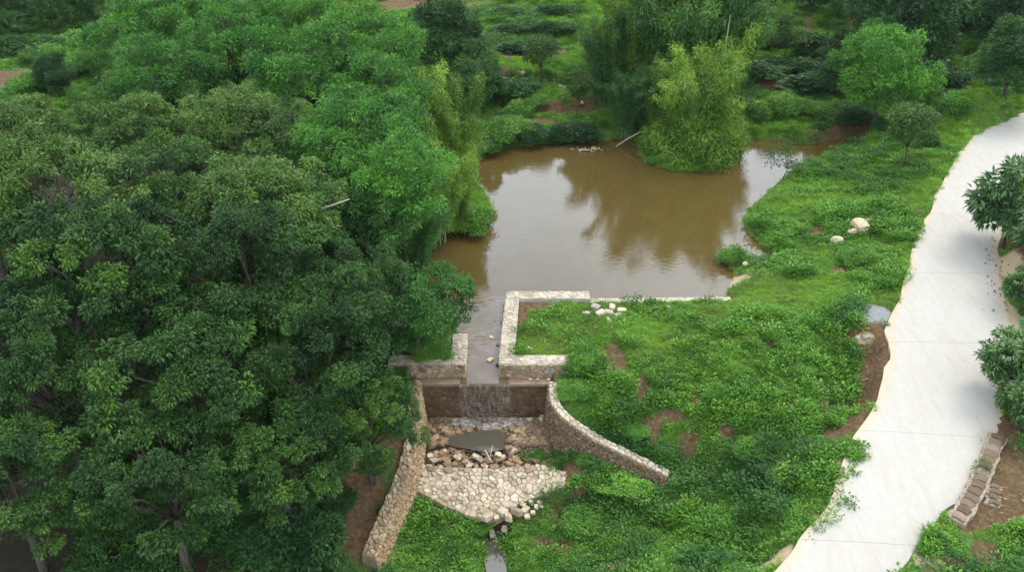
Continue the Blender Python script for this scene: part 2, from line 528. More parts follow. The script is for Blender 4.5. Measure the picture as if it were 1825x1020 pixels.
for px, py, z in [(1100, 650, 0.15), (1150, 720, -0.3), (1250, 780, -0.8), (1350, 780, -0.5), (1440, 720, 0.0), (1250, 650, 0.3), (1350, 600, 0.7), (1450, 650, 0.45),
                  (1500, 580, 0.92), (1545, 590, 0.95), (1250, 560, 0.6), (1100, 580, 0.5), (1250, 880, -1.7), (1150, 900, -2.1), (1060, 900, -2.3), (1000, 960, -2.5), (1100, 1000, -2.5),
                  (1300, 950, -1.5), (1400, 880, -0.7), (1350, 1010, -1.1), (1440, 860, -0.2), (800, 960, -2.5), (880, 1000, -2.75), (740, 990, -2.5), (885, 945, -2.6), (1520, 650, 0.15), (1500, 700, -0.25), (1545, 700, -0.1), (1530, 740, -0.2), (1558, 650, 0.1), (1480, 770, -0.1),
                  (1400, 440, 0.45), (1500, 400, 0.9), (1580, 420, 1.15), (1450, 330, 0.5), (1550, 300, 1.0), (1640, 300, 1.5), (1400, 490, 0.5), (1500, 500, 0.8), (1560, 520, 1.0),
                  (1600, 230, 1.3), (1450, 225, 0.5), (1350, 220, 0.45), (1700, 200, 1.9), (1800, 170, 2.5), (1400, 170, 1.0), (1500, 130, 1.5), (1350, 100, 1.9), (1700, 100, 2.7), (1400, 30, 3.2),
                  (900, 235, 0.5), (1000, 225, 0.55), (1040, 190, 0.9), (950, 170, 1.3), (950, 125, 1.9), (1230, 260, 0.2), (1160, 230, 0.4), (1300, 240, 0.3)]:
    CP.append(tuple(at(px, py, z)))
for i in range(2, len(RL) - 1, 1):
    CP.append(tuple(RL[i] - (0, 0, 0.03)))
    e = RRt[i] - RL[i]
    e = e / np.linalg.norm(e)
    CP.append(tuple(RRt[i] + e * 0.3 + (0, 0, 0.05)))
    CP.append(tuple(RRt[i] + e * 3.0 + (0, 0, 0.35)))
CP = np.array(CP)
_D = np.hypot(CP[:, None, 0] - CP[None, :, 0], CP[:, None, 1] - CP[None, :, 1])
_A = np.block([[_D, np.ones((len(CP), 1))], [np.ones((1, len(CP))), np.zeros((1, 1))]])
_W = np.linalg.solve(_A + np.diag([0.08] * len(CP) + [0.0]), np.append(CP[:, 2], 0))


def zf(x, y):
    x, y = np.atleast_1d(np.asarray(x, float)), np.atleast_1d(np.asarray(y, float))
    sh = x.shape
    x, y = x.ravel(), y.ravel()
    z = np.full(x.shape, _W[-1])
    for (cx, cy, _), w in zip(CP, _W[:-1]):
        z += w * np.hypot(x - cx, y - cy)
    # terraces behind the pond
    k = smooth(47, 51, y) * (1 - smooth(80, 95, y)) * (1 - smooth(30, 45, np.abs(x)))
    q = (z + 0.12 * np.sin(x * 0.23)) / 0.62
    fq = q - np.floor(q)
    z += k * 0.62 * (smooth(0.7, 1.0, fq) - fq) * 0.9
    z += (fbm(x, y, 0.55, 4) - 0.5) * 0.3 * (0.4 + smooth(30, 60, y)) + (fbm(x, y, 2.2, 3, 5.0) - 0.5) * 0.12
    # dam top stays level behind its walls
    lv = smooth(0.5, 0.0, np.abs(x - 1.2) - 1.7) * smooth(0.5, 0.0, np.abs(y - 27.1) - 2.0)
    z = z * (1 - lv) + (0.33 + (fbm(x, y, 1.5, 3, 8.0) - 0.5) * 0.15) * lv
    # pond bed and shore
    s = sdist(x, y, POND) + (fbm(x, y, 1.3, 3, 4.0) - 0.5) * 0.5 * smooth(31, 33, y)
    bed = -0.12 - np.clip(-s * 0.5, 0, 0.9)
    near = smooth(0.0, 0.7, s)
    zo = 0.05 + (np.maximum(z, 0.12) - 0.05) * near
    z = np.where(s < 0, bed, np.where(y > 24.62, zo, z))
    z = np.where(inside(x, y, CHAN), -0.16, z)
    # stilling basin between the wing walls
    sb = sdist(x, y, BASIN)
    zb = -1.62 - 0.15 * np.clip(22.75 - y, 0, 5) - 0.12 * smooth(22.95, 22.8, y) + (fbm(x, y, 2.5, 3, 2.0) - 0.5) * 0.1
    zb = zb + 0.42 * smooth(1.25, 2.2, x)
    open_end = smooth(18.0, 20.5, y)
    z = np.where((sb < 0) & (y < 24.5), zb * open_end + z * (1 - open_end), z)
    db = line_dist(x, y, BROOK)[0]
    z = z + (-2.78 - z) * (1 - smooth(0.15, 0.75, db)) * smooth(20.6, 20.0, y)
    z = np.where((x > -3.5) & (x < 1.4) & (y > 24.1) & (y < 24.85), np.minimum(z, -0.4), z)
    # roadway
    rd, rs = line_dist(x, y, RCEN)
    zr = np.interp(rs, np.arange(len(RCZ)), RCZ)
    sr = sdist(x, y, RPOLY)
    z = np.where(sr < 0.0, zr - 0.09, z)
    zz = z * smooth(0, 0.35, sr) + (zr - 0.03) * (1 - smooth(0, 0.35, sr))
    z = np.where(sr >= 0, zz, z)
    return z.reshape(sh)


def z1(x, y):
    return float(zf([x], [y])[0])


def on_ground(px, py, dz=0.0):
    z = 0.3
    for _ in range(8):
        p = at(px, py, z + dz)
        z = 0.5 * z + 0.5 * z1(p[0], p[1])
    p = at(px, py, z + dz)
    return p[0], p[1], z1(p[0], p[1])


# ------------------------------------------------------------------ what covers the ground where
SOILP = [(1095, 640, 22, 22, 1), (1140, 690, 30, 18, .9), (1245, 715, 32, 14, .75), (1200, 745, 36, 12, .75), (1160, 770, 30, 14, .7), (1380, 615, 35, 8, .8), (1300, 770, 22, 12, .8), (1225, 790, 25, 18, .9),
         (1410, 720, 16, 14, 1), (1470, 720, 16, 30, 1), (1420, 760, 22, 10, .9), (1500, 770, 35, 16, 1.1), (1510, 725, 22, 12, 1), (1450, 680, 20, 14, 1), (1455, 413, 20, 10, .8), (1505, 480, 30, 8, 1.1),
         (1530, 598, 40, 8, .9), (1568, 640, 22, 40, 2.2), (1562, 680, 22, 36, 2.2), (1550, 715, 22, 30, 2.2), (1535, 750, 24, 22, 1.9), (1582, 612, 14, 26, 2.0), (950, 540, 36, 14, 1.4), (925, 560, 18, 22, 1.3), (1040, 528, 18, 8, 1),
         (1000, 975, 25, 12, .9), (970, 965, 30, 10, .7), (1100, 985, 40, 8, .6), (1340, 600, 60, 5, .6), (1250, 560, 60, 5, .5), (1330, 1010, 40, 10, .7), (1075, 830, 18, 9, .8),
         (1240, 900, 20, 8, .6), (1330, 560, 25, 6, .7), (1110, 960, 25, 8, .7),
         (1790, 430, 22, 40, 1.5), (1800, 470, 30, 20, 1.3), (1800, 830, 40, 60, 1.5), (1770, 900, 60, 36, 1.5), (1755, 985, 20, 22, 1.4), (1730, 930, 40, 25, 1.4), (1800, 770, 30, 30, 1.4), (1690, 1010, 30, 16, 1.2), (1720, 900, 30, 30, 1.3),
         (1800, 880, 50, 40, 1.4),
         (640, 850, 60, 40, 1.2), (620, 960, 60, 40, 1.2), (640, 900, 40, 60, 1.0), (700, 810, 40, 30, 1.0),
         (1000, 200, 55, 9, 1.2), (960, 215, 40, 6, 1.1), (1040, 190, 25, 10, 1.1), (910, 98, 30, 7, 1.2), (1000, 93, 14, 8, 1.2), (890, 135, 18, 9, 1.1), (1400, 148, 75, 5, 1.4), (1380, 133, 70, 6, 1.2),
         (1520, 48, 24, 7, 1.0), (20, 135, 70, 12, 1.3), (700, 8, 70, 9, 1.6), (790, 8, 110, 6, 1.6), (1440, 45, 24, 6, .9), (1530, 250, 60, 12, 1.2), (1500, 262, 60, 10, 1.1), (150, 70, 40, 10, .9), (1680, 75, 40, 12, .8)]
PALEP = [(1250, 528, 70, 12, 2.0), (1180, 534, 50, 7, 1.2), (1240, 545, 60, 5, .5), (1540, 603, 22, 5, .9), (1790, 560, 24, 60, 1.4), (1780, 480, 18, 60, 1.4), (1100, 1010, 50, 10, 1.0), (1360, 1008, 20, 14, 1.1),
         (1810, 610, 16, 30, 1.3), (1500, 830, 22, 14, 1.0), (1400, 990, 30, 20, .9), (1460, 930, 18, 12, .8), (1640, 1000, 14, 20, .8), (1440, 152, 50, 5, .9)]
GRAVP = [(1562, 557, 28, 15, 1.5), (1545, 570, 14, 10, 1.0)]


def ell(plist):
    out = []
    for px, py, rx, ry, w in plist:
        x, y, z = on_ground(px, py)
        a, b = at(px + rx, py, z), at(px, py + ry, z)
        out.append((x, y, abs(a[0] - x), abs(b[1] - y), w))
    return out


LOBES = ell([(1522, 815, 22, 12, 1), (1515, 850, 10, 12, .8), (1485, 905, 28, 10, 1), (1478, 925, 12, 14, .8), (1425, 960, 16, 22, 1), (1415, 990, 12, 16, .8), (1670, 975, 22, 16, 1), (1660, 1000, 12, 12, .8)])
SOILE, PALEE, GRAVE = ell(SOILP), ell(PALEP), ell(GRAVP)


def emask(x, y, E):
    r = np.zeros(np.shape(x))
    for cx, cy, rx, ry, w in E:
        q = ((x - cx) / rx) ** 2 + ((y - cy) / ry) ** 2
        r = np.maximum(r, w * np.exp(-q * 0.9))
    return r


WALLSEG = [((-0.45, 24.9), (1.95, 24.9), 0.3), ((-0.17, 24.6), (0.02, 29.4), 0.28), ((-0.25, 29.2), (2.97, 29.25), 0.28), ((2.97, 29.05), (8.4, 29.2), 0.2),
           ((-3.9, 24.9), (-1.57, 24.9), 0.3), ((-1.84, 24.6), (-1.9, 26.5), 0.28), ((-3.3, 24.4), (1.4, 24.4), 0.3)]
WALLSEG += [(LEFTW[i][:2], LEFTW[i + 1][:2], 0.3) for i in range(len(LEFTW) - 1)] + [(RIGHTW[i][:2], RIGHTW[i + 1][:2], 0.26) for i in range(len(RIGHTW) - 1)]


def wall_clear(x, y):
    d = np.full(np.shape(x), 9.0)
    for a, b, w in WALLSEG:
        d = np.minimum(d, seg_dist(x, y, *a, *b)[0] - w)
    return d


def soil_amount(x, y):
    s = emask(x, y, SOILE)
    return s + (fbm(x, y, 0.9, 4, 2.0) - 0.5) * 0.85


# ------------------------------------------------------------------ terrain mesh
def axis(parts):
    out = [parts[0][0]]
    for a, b, st in parts:
        n = max(1, int(round((b - a) / st)))
        out += [a + (b - a) * (i + 1) / n for i in range(n)]
    return np.array(out)


gx = axis([(-700, -120, 80), (-120, -45, 7), (-45, -22, 0.8), (-22, -5, 0.32), (-5, 6, 0.1), (6, 22, 0.2), (22, 45, 0.8), (45, 120, 7), (120, 700, 80)])
gy = axis([(-300, -20, 60), (-20, 11, 2.5), (11, 17, 0.3), (17, 30, 0.1), (30, 50, 0.22), (50, 76, 0.25), (76, 120, 1.5), (120, 300, 12), (300, 900, 75)])
X, Y = np.meshgrid(gx, gy)
Z = zf(X, Y)
nx, ny = len(gx), len(gy)
I = np.arange(nx * ny).reshape(ny, nx)
F = np.stack([I[:-1, :-1], I[:-1, 1:], I[1:, 1:], I[1:, :-1]], -1).reshape(-1, 4)
xs, ys = X.ravel(), Y.ravel()
soil = np.clip(soil_amount(xs, ys) - 0.0, 0, 1.4)
shaded_litter = np.clip(smooth(-2.0, -6.0, xs) * smooth(50, 40, ys) * 0.9 - emask(xs, ys, SOILE) * 0.5, 0, 1)  # floor of the wood, where the canopy's shade is painted in
s_p = sdist(xs, ys, POND)
soil = np.maximum(soil, smooth(0.25, 0.0, s_p) * 0.55)
sbas = sdist(xs, ys, BASIN)
soil = np.maximum(soil, np.where((sbas < 0.1) & (ys > 19.8), 1.0, 0))
shaded_litter = np.where(sbas < 0.1, 0, shaded_litter)
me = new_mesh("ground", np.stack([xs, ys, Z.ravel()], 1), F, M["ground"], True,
              {"soil": soil, "pale": emask(xs, ys, PALEE), "gravel": emask(xs, ys, GRAVE), "shaded_litter": shaded_litter})
link("ground", me, kind="structure", label="red-brown soil and green turf falling from the road to the stream bed")

# ------------------------------------------------------------------ water
cx0, cy0 = 1.5, 38.0
wp = []
n = len(POND)
for i, (x, y) in enumerate(POND):
    a, b = np.array(POND[i - 1]), np.array(POND[(i + 1) % n])
    t = b - a
    nrm = np.array([t[1], -t[0]]) / (np.linalg.norm(t) + 1e-9)
    wp.append((x, y, nrm))
area = sum(POND[i - 1][0] * POND[i][1] - POND[i][0] * POND[i - 1][1] for i in range(n))
sgn = 1 if area > 0 else -1
pv = []
for x, y, nrm in wp:
    o = 0.5 if y > 30 else 0.0
    q = np.array([x, y]) + nrm * sgn * o
    if q[1] < 29.35 and -3 < q[0] < 0.0:
        continue
    pv.append((q[0], q[1], 0.0))
link("pond_water", new_mesh("pond_water", pv, [tuple(range(len(pv)))], M["pond"]), kind="structure", label="still muddy brown pond reflecting pale sky and trees")
# the channel's shallow stream, sloping to the crest
cv, cf = [], []
for i in range(49):
    t = i / 48
    y = 24.2 + 5.7 * t
    xl = -1.62 if y < 26.5 else -1.62 - min(1.0, (y - 26.5) * 0.55)
    xr = -0.1 if y < 24.6 else -0.35
    xr = 0.02 if y > 29.3 else xr
    if y < 24.6:
        xl = -1.75
    z = -0.085 + 0.089 * smooth(24.4, 29.9, y)
    for j in range(9):
        cv.append((xl + (xr - xl) * j / 8, y, float(z)))
for i in range(48):
    for j in range(8):
        a = i * 9 + j
        cf.append((a, a + 1, a + 10, a + 9))
link("channel_water", new_mesh("channel_water", cv, cf, M["channel"], True), kind="structure", label="shallow rippled stream running between the stone walls")
pud = [at(px, py, -1.5) for px, py in [(792, 792), (800, 778), (838, 771), (866, 762), (893, 767), (906, 784), (902, 800), (872, 809), (835, 801)]]
pud = [(*p, -1.515) for p in wiggle([tuple(p[:2]) for p in pud], 0.08, 0.15, 3.0)]
link("basin_water", new_mesh("basin_water", pud, [tuple(range(len(pud)))], M["puddle"]), kind="structure", label="grey puddle below the little waterfall")
st = []
for sg in (1, -1):
    q = [(x + sg * 0.3, y) for x, y in BROOK]
    st += q if sg > 0 else q[::-1]
st = wiggle(st, 0.12, 0.3, 6.0)
link("brook_water", new_mesh("brook_water", [(x, y, -2.66) for x, y in st], [tuple(range(len(st)))], M["puddle"]), kind="structure", label="narrow grey brook leaving the stone apron")

# ------------------------------------------------------------------ road: concrete slabs with joints
road = link("road", None, kind="structure", label="pale concrete track climbing past the pond")
cut = [0]
acc = 0.0
for i in range(1, len(RCEN)):
    acc += float(np.linalg.norm(RCEN[i] - RCEN[i - 1]))
    if acc > 4.8:
        cut.append(i)
        acc = 0.0
if cut[-1] != len(RCEN) - 1:
    cut.append(len(RCEN) - 1)
W_ = 14
for c0, c1 in zip(cut[:-1], cut[1:]):
    L_, R_ = [np.array(p) for p in RLs[c0:c1 + 1]], [np.array(p) for p in RRs[c0:c1 + 1]]
    d = L_[-1] - L_[-2]
    L_[-1] = L_[-1] - d / np.linalg.norm(d) * 0.01
    d = R_[-1] - R_[-2]
    R_[-1] = R_[-1] - d / np.linalg.norm(d) * 0.01
    vs, ed = [], []
    m = len(L_)
    for i in range(m):
        a, b = L_[i], R_[i]
        e = b - a
        w = np.linalg.norm(e[:2])
        e = e / w
        a = a + e * (fbm(a[0], a[1], 0.9, 3, 1.0) - 0.5) * 0.35
        b = b + e * (fbm(b[0], b[1], 0.9, 3, 2.0) - 0.5) * 0.4
        for j in range(W_ + 1):
            t = j / W_
            p = a + (b - a) * t
            vs.append((p[0], p[1], p[2] + 0.02 * math.sin(PI * t)))
            ed.append(max(0.0, 1 - min(t, 1 - t) * 7.0))
    top = len(vs)
    fs = [(i * (W_ + 1) + j, i * (W_ + 1) + j + 1, (i + 1) * (W_ + 1) + j + 1, (i + 1) * (W_ + 1) + j) for i in range(m - 1) for j in range(W_)]
    rim = [j for j in range(W_ + 1)] + [i * (W_ + 1) + W_ for i in range(1, m)] + [(m - 1) * (W_ + 1) + j for j in range(W_ - 1, -1, -1)] + [i * (W_ + 1) for i in range(m - 2, 0, -1)]
    for r in rim:
        vs.append((vs[r][0], vs[r][1], vs[r][2] - 0.16))
        ed.append(1.0)
    q = len(rim)
    fs += [(rim[i], rim[(i + 1) % q], top + (i + 1) % q, top + i)[::-1] for i in range(q)]
    link("slab", new_mesh("slab", vs, fs, M["road"], False, {"edge": ed}), road)


# ------------------------------------------------------------------ stonework
def cells(w, h, size, rng, aspect=1.3):
    """Irregular convex cells filling a w x h rectangle."""
    nx_, ny_ = max(1, int(round(w / (size * aspect)))), max(1, int(round(h / size)))
    sx, sy = w / nx_, h / ny_
    P = []
    for j in range(-1, ny_ + 1):
        for i in range(-1, nx_ + 1):
            P.append(((i + 0.5 + 0.5 * (j % 2) * 0.9 + rng.uniform(-0.42, 0.42)) * sx - 0.2 * sx, (j + 0.5 + rng.uniform(-0.4, 0.4)) * sy))
    P = np.array(P)
    out = []
    for k, (x, y) in enumerate(P):
        if x < -sx or x > w + sx or y < -sy or y > h + sy:
            continue
        poly = [(0, 0), (w, 0), (w, h), (0, h)]
        near = np.argsort((P[:, 0] - x) ** 2 + (P[:, 1] - y) ** 2)[1:15]
        for j in near:
            mx_, my_ = (x + P[j, 0]) / 2, (y + P[j, 1]) / 2
            dx, dy = P[j, 0] - x, P[j, 1] - y
            new = []
            for a in range(len(poly)):
                p, q = poly[a], poly[(a + 1) % len(poly)]
                sp, sq = (p[0] - mx_) * dx + (p[1] - my_) * dy, (q[0] - mx_) * dx + (q[1] - my_) * dy
                if sp <= 0:
                    new.append(p)
                if (sp < 0) != (sq < 0) and sp != sq:
                    t = sp / (sp - sq)
                    new.append((p[0] + (q[0] - p[0]) * t, p[1] + (q[1] - p[1]) * t))
            poly = new
            if len(poly) < 3:
                break
        if len(poly) >= 3:
            a = abs(sum(poly[i - 1][0] * poly[i][1] - poly[i][0] * poly[i - 1][1] for i in range(len(poly)))) / 2
            if a > 0.12 * sx * sy:
                out.append(poly)
    return out


def lay(parent, cell_list, fmap, mat, rng, joint=0.014, height=0.04, keep=None, name="stone", base=-0.03):
    """Each cell becomes one bevelled stone set on the surface fmap(u, v, d)."""
    made = 0
    for poly in cell_list:
        c = np.mean(np.array(poly), 0)
        if keep and not keep(c[0], c[1]):
            continue
        pts = []
        for p in poly:
            v = np.array(p) - c
            l = np.linalg.norm(v)
            if l < 1e-4:
                continue
            pts.append(c + v * max(0.3, (l - joint) / l))
        # cut the corners so that stones are rounded rather than crystal-sharp
        rp = []
        m = len(pts)
        for i in range(m):
            a, b, d = pts[i - 1], pts[i], pts[(i + 1) % m]
            rp.append(b + (a - b) * rng.uniform(0.06, 0.16))
            rp.append(b + (d - b) * rng.uniform(0.06, 0.16))
        pts = rp
        m = len(pts)
        hh = height * rng.uniform(0.6, 1.5)
        tilt = np.array([rng.uniform(-1, 1), rng.uniform(-1, 1)]) * height * 0.8
        rr = max(np.linalg.norm(p - c) for p in pts)
        vs = [fmap(p[0], p[1], base) for p in pts]
        vs += [fmap(p[0], p[1], hh * 0.55 + float(np.dot(tilt, (p - c) / rr)) * 0.5) for p in pts]
        vs += [fmap(*(c + (p - c) * 0.8), hh + float(np.dot(tilt, (p - c) / rr)) * 0.7 + rng.uniform(-0.1, 0.1) * hh) for p in pts]
        o = np.mean(np.array(vs), 0)
        fs = [(i, (i + 1) % m, m + (i + 1) % m, m + i) for i in range(m)] + [(m + i, m + (i + 1) % m, 2 * m + (i + 1) % m, 2 * m + i) for i in range(m)] + [tuple(range(2 * m, 3 * m))]
        a, b, d = np.array(vs[2 * m]), np.array(vs[2 * m + 2]), np.array(vs[2 * m + 4])
        nn = np.cross(b - a, d - a)
        if np.dot(nn, np.array(vs[2 * m]) - np.array(vs[0])) < 0:
            fs = [f[::-1] for f in fs]
        link(name, new_mesh(name, [np.array(v) - o for v in vs], fs, mat), parent, loc=tuple(o))
        made += 1
    return made


def plane_map(o, u, v, n):
    o, u, v, n = map(lambda t: np.array(t, float), (o, u, v, n))
    return lambda a, b, d: o + u * a + v * b + n * d


rw = random.Random(5)
# channel wall, the U-shaped one round the dam's grassy top
w1 = link("channel_wall", None, label="U-shaped rubble stone wall with whitened top round the grassy dam crest", category="wall", loc=(0, 24.9, 0))
b = MB()
b.box(-0.45, 1.95, 24.62, 25.17, -0.6, 0.42)
b.box(-0.22, 2.97, 28.96, 29.5, -0.9, 0.42)
b.add([(-0.43, 25.17, -0.9), (0.09, 25.17, -0.9), (0.27, 28.96, -0.9), (-0.25, 28.96, -0.9), (-0.43, 25.17, 0.42), (0.09, 25.17, 0.42), (0.27, 28.96, 0.42), (-0.25, 28.96, 0.42)],
      [(0, 3, 2, 1), (4, 5, 6, 7), (0, 1, 5, 4), (1, 2, 6, 5), (2, 3, 7, 6), (3, 0, 4, 7)])
OFF1 = np.array((0, 24.9, 0))


def child_of(o, parent):
    """Parent without moving."""
    o.parent = parent
    o.location = Vector(o.location) - Vector(parent.location)


def finish(parent):
    for c in parent.children:
        c.location = Vector(c.location) - Vector(parent.location)


link("mortar_core", b.mesh("mortar_core", M["mortar_pale"]), w1)
lay(w1, cells(2.4, 0.56, 0.17, rw), plane_map((-0.45, 24.62, -0.13), (1, 0, 0), (0, 0, 1), (0, -1, 0)), M["stone_tan"], rw, 0.013, 0.045)
lay(w1, cells(2.4, 0.55, 0.17, rw), plane_map((-0.45, 24.62, 0.42), (1, 0, 0), (0, 1, 0), (0, 0, 1)), M["stone_pale"], rw, 0.008, 0.02)
su = np.array((0.18, 3.79, 0)) / np.linalg.norm((0.18, 3.79, 0))
lay(w1, cells(3.79, 0.52, 0.17, rw), plane_map((-0.43, 25.17, 0.42), su, (1, 0, 0), (0, 0, 1)), M["stone_pale"], rw, 0.008, 0.02)
lay(w1, cells(3.79, 0.5, 0.17, rw), plane_map((-0.43, 25.17, -0.08), su, (0, 0, 1), (-1, 0, 0)), M["stone_tan"], rw, 0.012, 0.03)
lay(w1, cells(3.19, 0.54, 0.17, rw), plane_map((-0.22, 28.96, 0.42), (1, 0, 0), (0, 1, 0), (0, 0, 1)), M["stone_pale"], rw, 0.008, 0.02)
finish(w1)
w2 = link("channel_wall", None, label="short L-shaped rubble stone wall half hidden under a rounded green tree", category="wall", loc=(-1.84, 24.9, 0))
b = MB()
b.box(-4.2, -1.57, 24.62, 25.17, -0.6, 0.42)
b.box(-2.1, -1.57, 25.17, 26.5, -0.6, 0.42)
link("mortar_core", b.mesh("mortar_core", M["mortar_pale"]), w2)
lay(w2, cells(2.6, 0.56, 0.18, rw), plane_map((-4.17, 24.62, -0.13), (1, 0, 0), (0, 0, 1), (0, -1, 0)), M["stone_tan"], rw, 0.013, 0.045)
lay(w2, cells(2.6, 0.55, 0.18, rw), plane_map((-4.17, 24.62, 0.42), (1, 0, 0), (0, 1, 0), (0, 0, 1)), M["stone_pale"], rw, 0.008, 0.025)
lay(w2, cells(1.33, 0.53, 0.18, rw), plane_map((-2.1, 25.17, 0.42), (0, 1, 0), (1, 0, 0), (0, 0, 1)), M["stone_pale"], rw, 0.008, 0.025)
finish(w2)
w3 = link("pond_wall", None, label="low pale stone kerb wall where pond water meets the grass bank", category="wall", loc=(5.5, 29.1, 0))
b = MB()
b.add([(2.98, 28.95, -0.8), (8.4, 29.0, -0.8), (8.4, 29.36, -0.8), (2.98, 29.3, -0.8), (2.98, 28.95, 0.22), (8.4, 29.0, 0.26), (8.4, 29.36, 0.26), (2.98, 29.3, 0.22)],
      [(0, 3, 2, 1), (4, 5, 6, 7), (0, 1, 5, 4), (1, 2, 6, 5), (2, 3, 7, 6), (3, 0, 4, 7)])
link("mortar_core", b.mesh("mortar_core", M["mortar_pale"]), w3)
lay(w3, cells(5.4, 0.34, 0.17, rw), plane_map((2.99, 28.96, 0.225), (1, 0.0095, 0.007), (0, 1, 0), (0, 0, 1)), M["stone_pale"], rw, 0.008, 0.02)
finish(w3)

# weir: wet stone drop wall with its crest slab
w4 = link("weir_wall", None, label="dark wet stone drop wall under the thin sheet of falling water", category="weir", loc=(-1, 24.45, -1.6))
b = MB()
b.box(-3.05, 1.22, 24.34, 24.6, -1.9, -0.2)
link("mortar_core", b.mesh("mortar_core", M["mortar_wet"]), w4)
lay(w4, cells(4.27, 1.45, 0.19, rw, 1.5), plane_map((-3.05, 24.34, -1.68), (1, 0, 0), (0, 0, 1), (0, -1, 0)), M["stone_wet"], rw, 0.008, 0.018)
b = MB()
b.box(-3.35, 1.3, 24.2, 24.618, -0.2, -0.105)
link("crest_slab", b.mesh("crest_slab", M["crest"]), w4)
finish(w4)


def wing(line, th, side, name_label, nstone, face_mat, top_mat, core_mat, rough_top, thick_grow=0.0):
    """A retaining wall that follows a line; side = +1 shows its right face, -1 its left face."""
    P = catmull([np.array(p) for p in line], 6)
    S = np.concatenate([[0], np.cumsum([np.linalg.norm(P[i + 1][:2] - P[i][:2]) for i in range(len(P) - 1)])])
    PA = np.array(P)

    def frame(u):
        p = np.array([np.interp(u, S, PA[:, k]) for k in range(4)])
        q = np.array([np.interp(min(u + 0.15, S[-1]), S, PA[:, k]) for k in range(4)])
        r = np.array([np.interp(max(u - 0.15, 0), S, PA[:, k]) for k in range(4)])
        t = (q - r)[:2]
        t = t / np.linalg.norm(t)
        nr = np.array([-t[1], t[0]]) * side
        return p, nr

    root = link("wing_wall", None, label=name_label, category="wall", loc=(line[3][0], line[3][1], line[3][3]))
    vs, fs = [], []
    N = 40
    for i in range(N + 1):
        p, nr = frame(S[-1] * i / N)
        h = th / 2
        bt = 0.12
        for (o_, z_) in ((h, p[2]), (h + bt, p[3] - 0.35), (-h - 0.02, p[3] - 0.35), (-h, p[2])):
            vs.append((p[0] + nr[0] * o_, p[1] + nr[1] * o_, z_))
    for i in range(N):
        for k in range(4):
            a, b_ = i * 4 + k, i * 4 + (k + 1) % 4
            fs.append((a, b_, b_ + 4, a + 4) if side > 0 else (a, a + 4, b_ + 4, b_))
    fs += [(0, 3, 2, 1), (N * 4, N * 4 + 1, N * 4 + 2, N * 4 + 3)]
    link("mortar_core", new_mesh("mortar_core", vs, fs, core_mat), root)

    def face(u, v, d):
        p, nr = frame(u)
        z0, z1_ = p[3] - 0.1, p[2]
        f = v / 1.5
        z = z0 + (z1_ - z0) * f
        o_ = th / 2 + 0.12 * (1 - f) + d
        return np.array([p[0] + nr[0] * o_, p[1] + nr[1] * o_, z])

    def top(u, v, d):
        p, nr = frame(u)
        o_ = th / 2 - v
        return np.array([p[0] + nr[0] * o_, p[1] + nr[1] * o_, p[2] + d])

    lay(root, cells(S[-1] - 0.02, 1.5, nstone, rw, 1.0), face, face_mat, rw, 0.012, 0.04)
    lay(root, cells(S[-1] - 0.02, th, nstone * 1.0, rw, 1.2), top, top_mat, rw, 0.008, rough_top)
    finish(root)
    return root


wing(LEFTW, 0.38, 1, "tall tan stone retaining wall beside the dark wood, running down from the weir", 0.15, M["stone_ochre"], M["stone_tan"], M["mortar_brown"], 0.08)
wing(RIGHTW, 0.3, -1, "curved tan stone retaining wall with pale coping below the weedy slope", 0.14, M["stone_shade"], M["stone_pale"], M["mortar_brown"], 0.035)


# stone floor and apron
def bz(y):
    return -1.56 - 0.15 * max(0.0, 22.75 - y)


AP = [at(px, py, -1.9)[:2] for px, py in [(748, 880), (790, 900), (838, 917), (868, 922), (905, 905), (935, 895), (1022, 866), (1050, 846)]]
AP = [tuple(p) for p in AP] + [(1.9, 21.6), (0.9, 21.95), (-1.0, 21.8), (-3.0, 21.95), (-3.1, 21.0)]
PUDP = [tuple(p[:2]) for p in pud]
apr = link("stone_apron", None, label="cream crazy-paved stone apron below the weir's rubble bed", category="apron", loc=(-1, 21, -1.9))
top_ = [(x, y, bz(y)) for x, y in AP]
b = MB()
m = len(top_)
ins = sdist(np.array([p[0] for p in top_]), np.array([p[1] for p in top_]), BASIN)
b.add(top_ + [(x, y, z - 0.45) for x, y, z in top_], [tuple(range(m)), tuple(range(2 * m - 1, m - 1, -1))] + [(i, m + i, m + (i + 1) % m, (i + 1) % m) for i in range(m)])
link("mortar_bed", b.mesh("mortar_bed", M["silt"]), apr)
x0, y0 = min(p[0] for p in AP), min(p[1] for p in AP)
x1_, y1_ = max(p[0] for p in AP), max(p[1] for p in AP)
NO = [at(1035, 825, -1.8)[:2], at(990, 850, -1.9)[:2], at(985, 820, -1.8)[:2]]


def keep_ap(u, v):
    x, y = np.array([x0 + u]), np.array([y0 + v])
    return bool(sdist(x, y, AP)[0] < -0.04) and bool(sdist(x, y, BASIN)[0] < -0.3 or y[0] < 21.2) and rw.random() > 0.03


lay(apr, cells(x1_ - x0, y1_ - y0, 0.155, rw, 1.25), lambda u, v, d: np.array([x0 + u, y0 + v, bz(y0 + v) + d]), M["stone_cream"], rw, 0.009, 0.05, keep_ap)
finish(apr)
flo = link("basin_floor", None, label="brown stone floor round the puddle under the waterfall", category="stone floor", loc=(-1, 23.5, -1.6))
b = MB()
b.box(-3.05, 1.3, 22.85, 24.3, -1.95, -1.59)
link("mortar_bed", b.mesh("mortar_bed", M["mortar_brown"]), flo)


def keep_fl(u, v):
    x, y = np.array([-3.05 + u]), np.array([22.85 + v])
    return bool(sdist(x, y, PUDP)[0] > 0.05)


lay(flo, cells(4.3, 1.4, 0.17, rw, 1.3), lambda u, v, d: np.array([-3.05 + u, 22.87 + v, -1.59 + d]), M["stone_brown"], rw, 0.012, 0.05, keep_fl)
finish(flo)

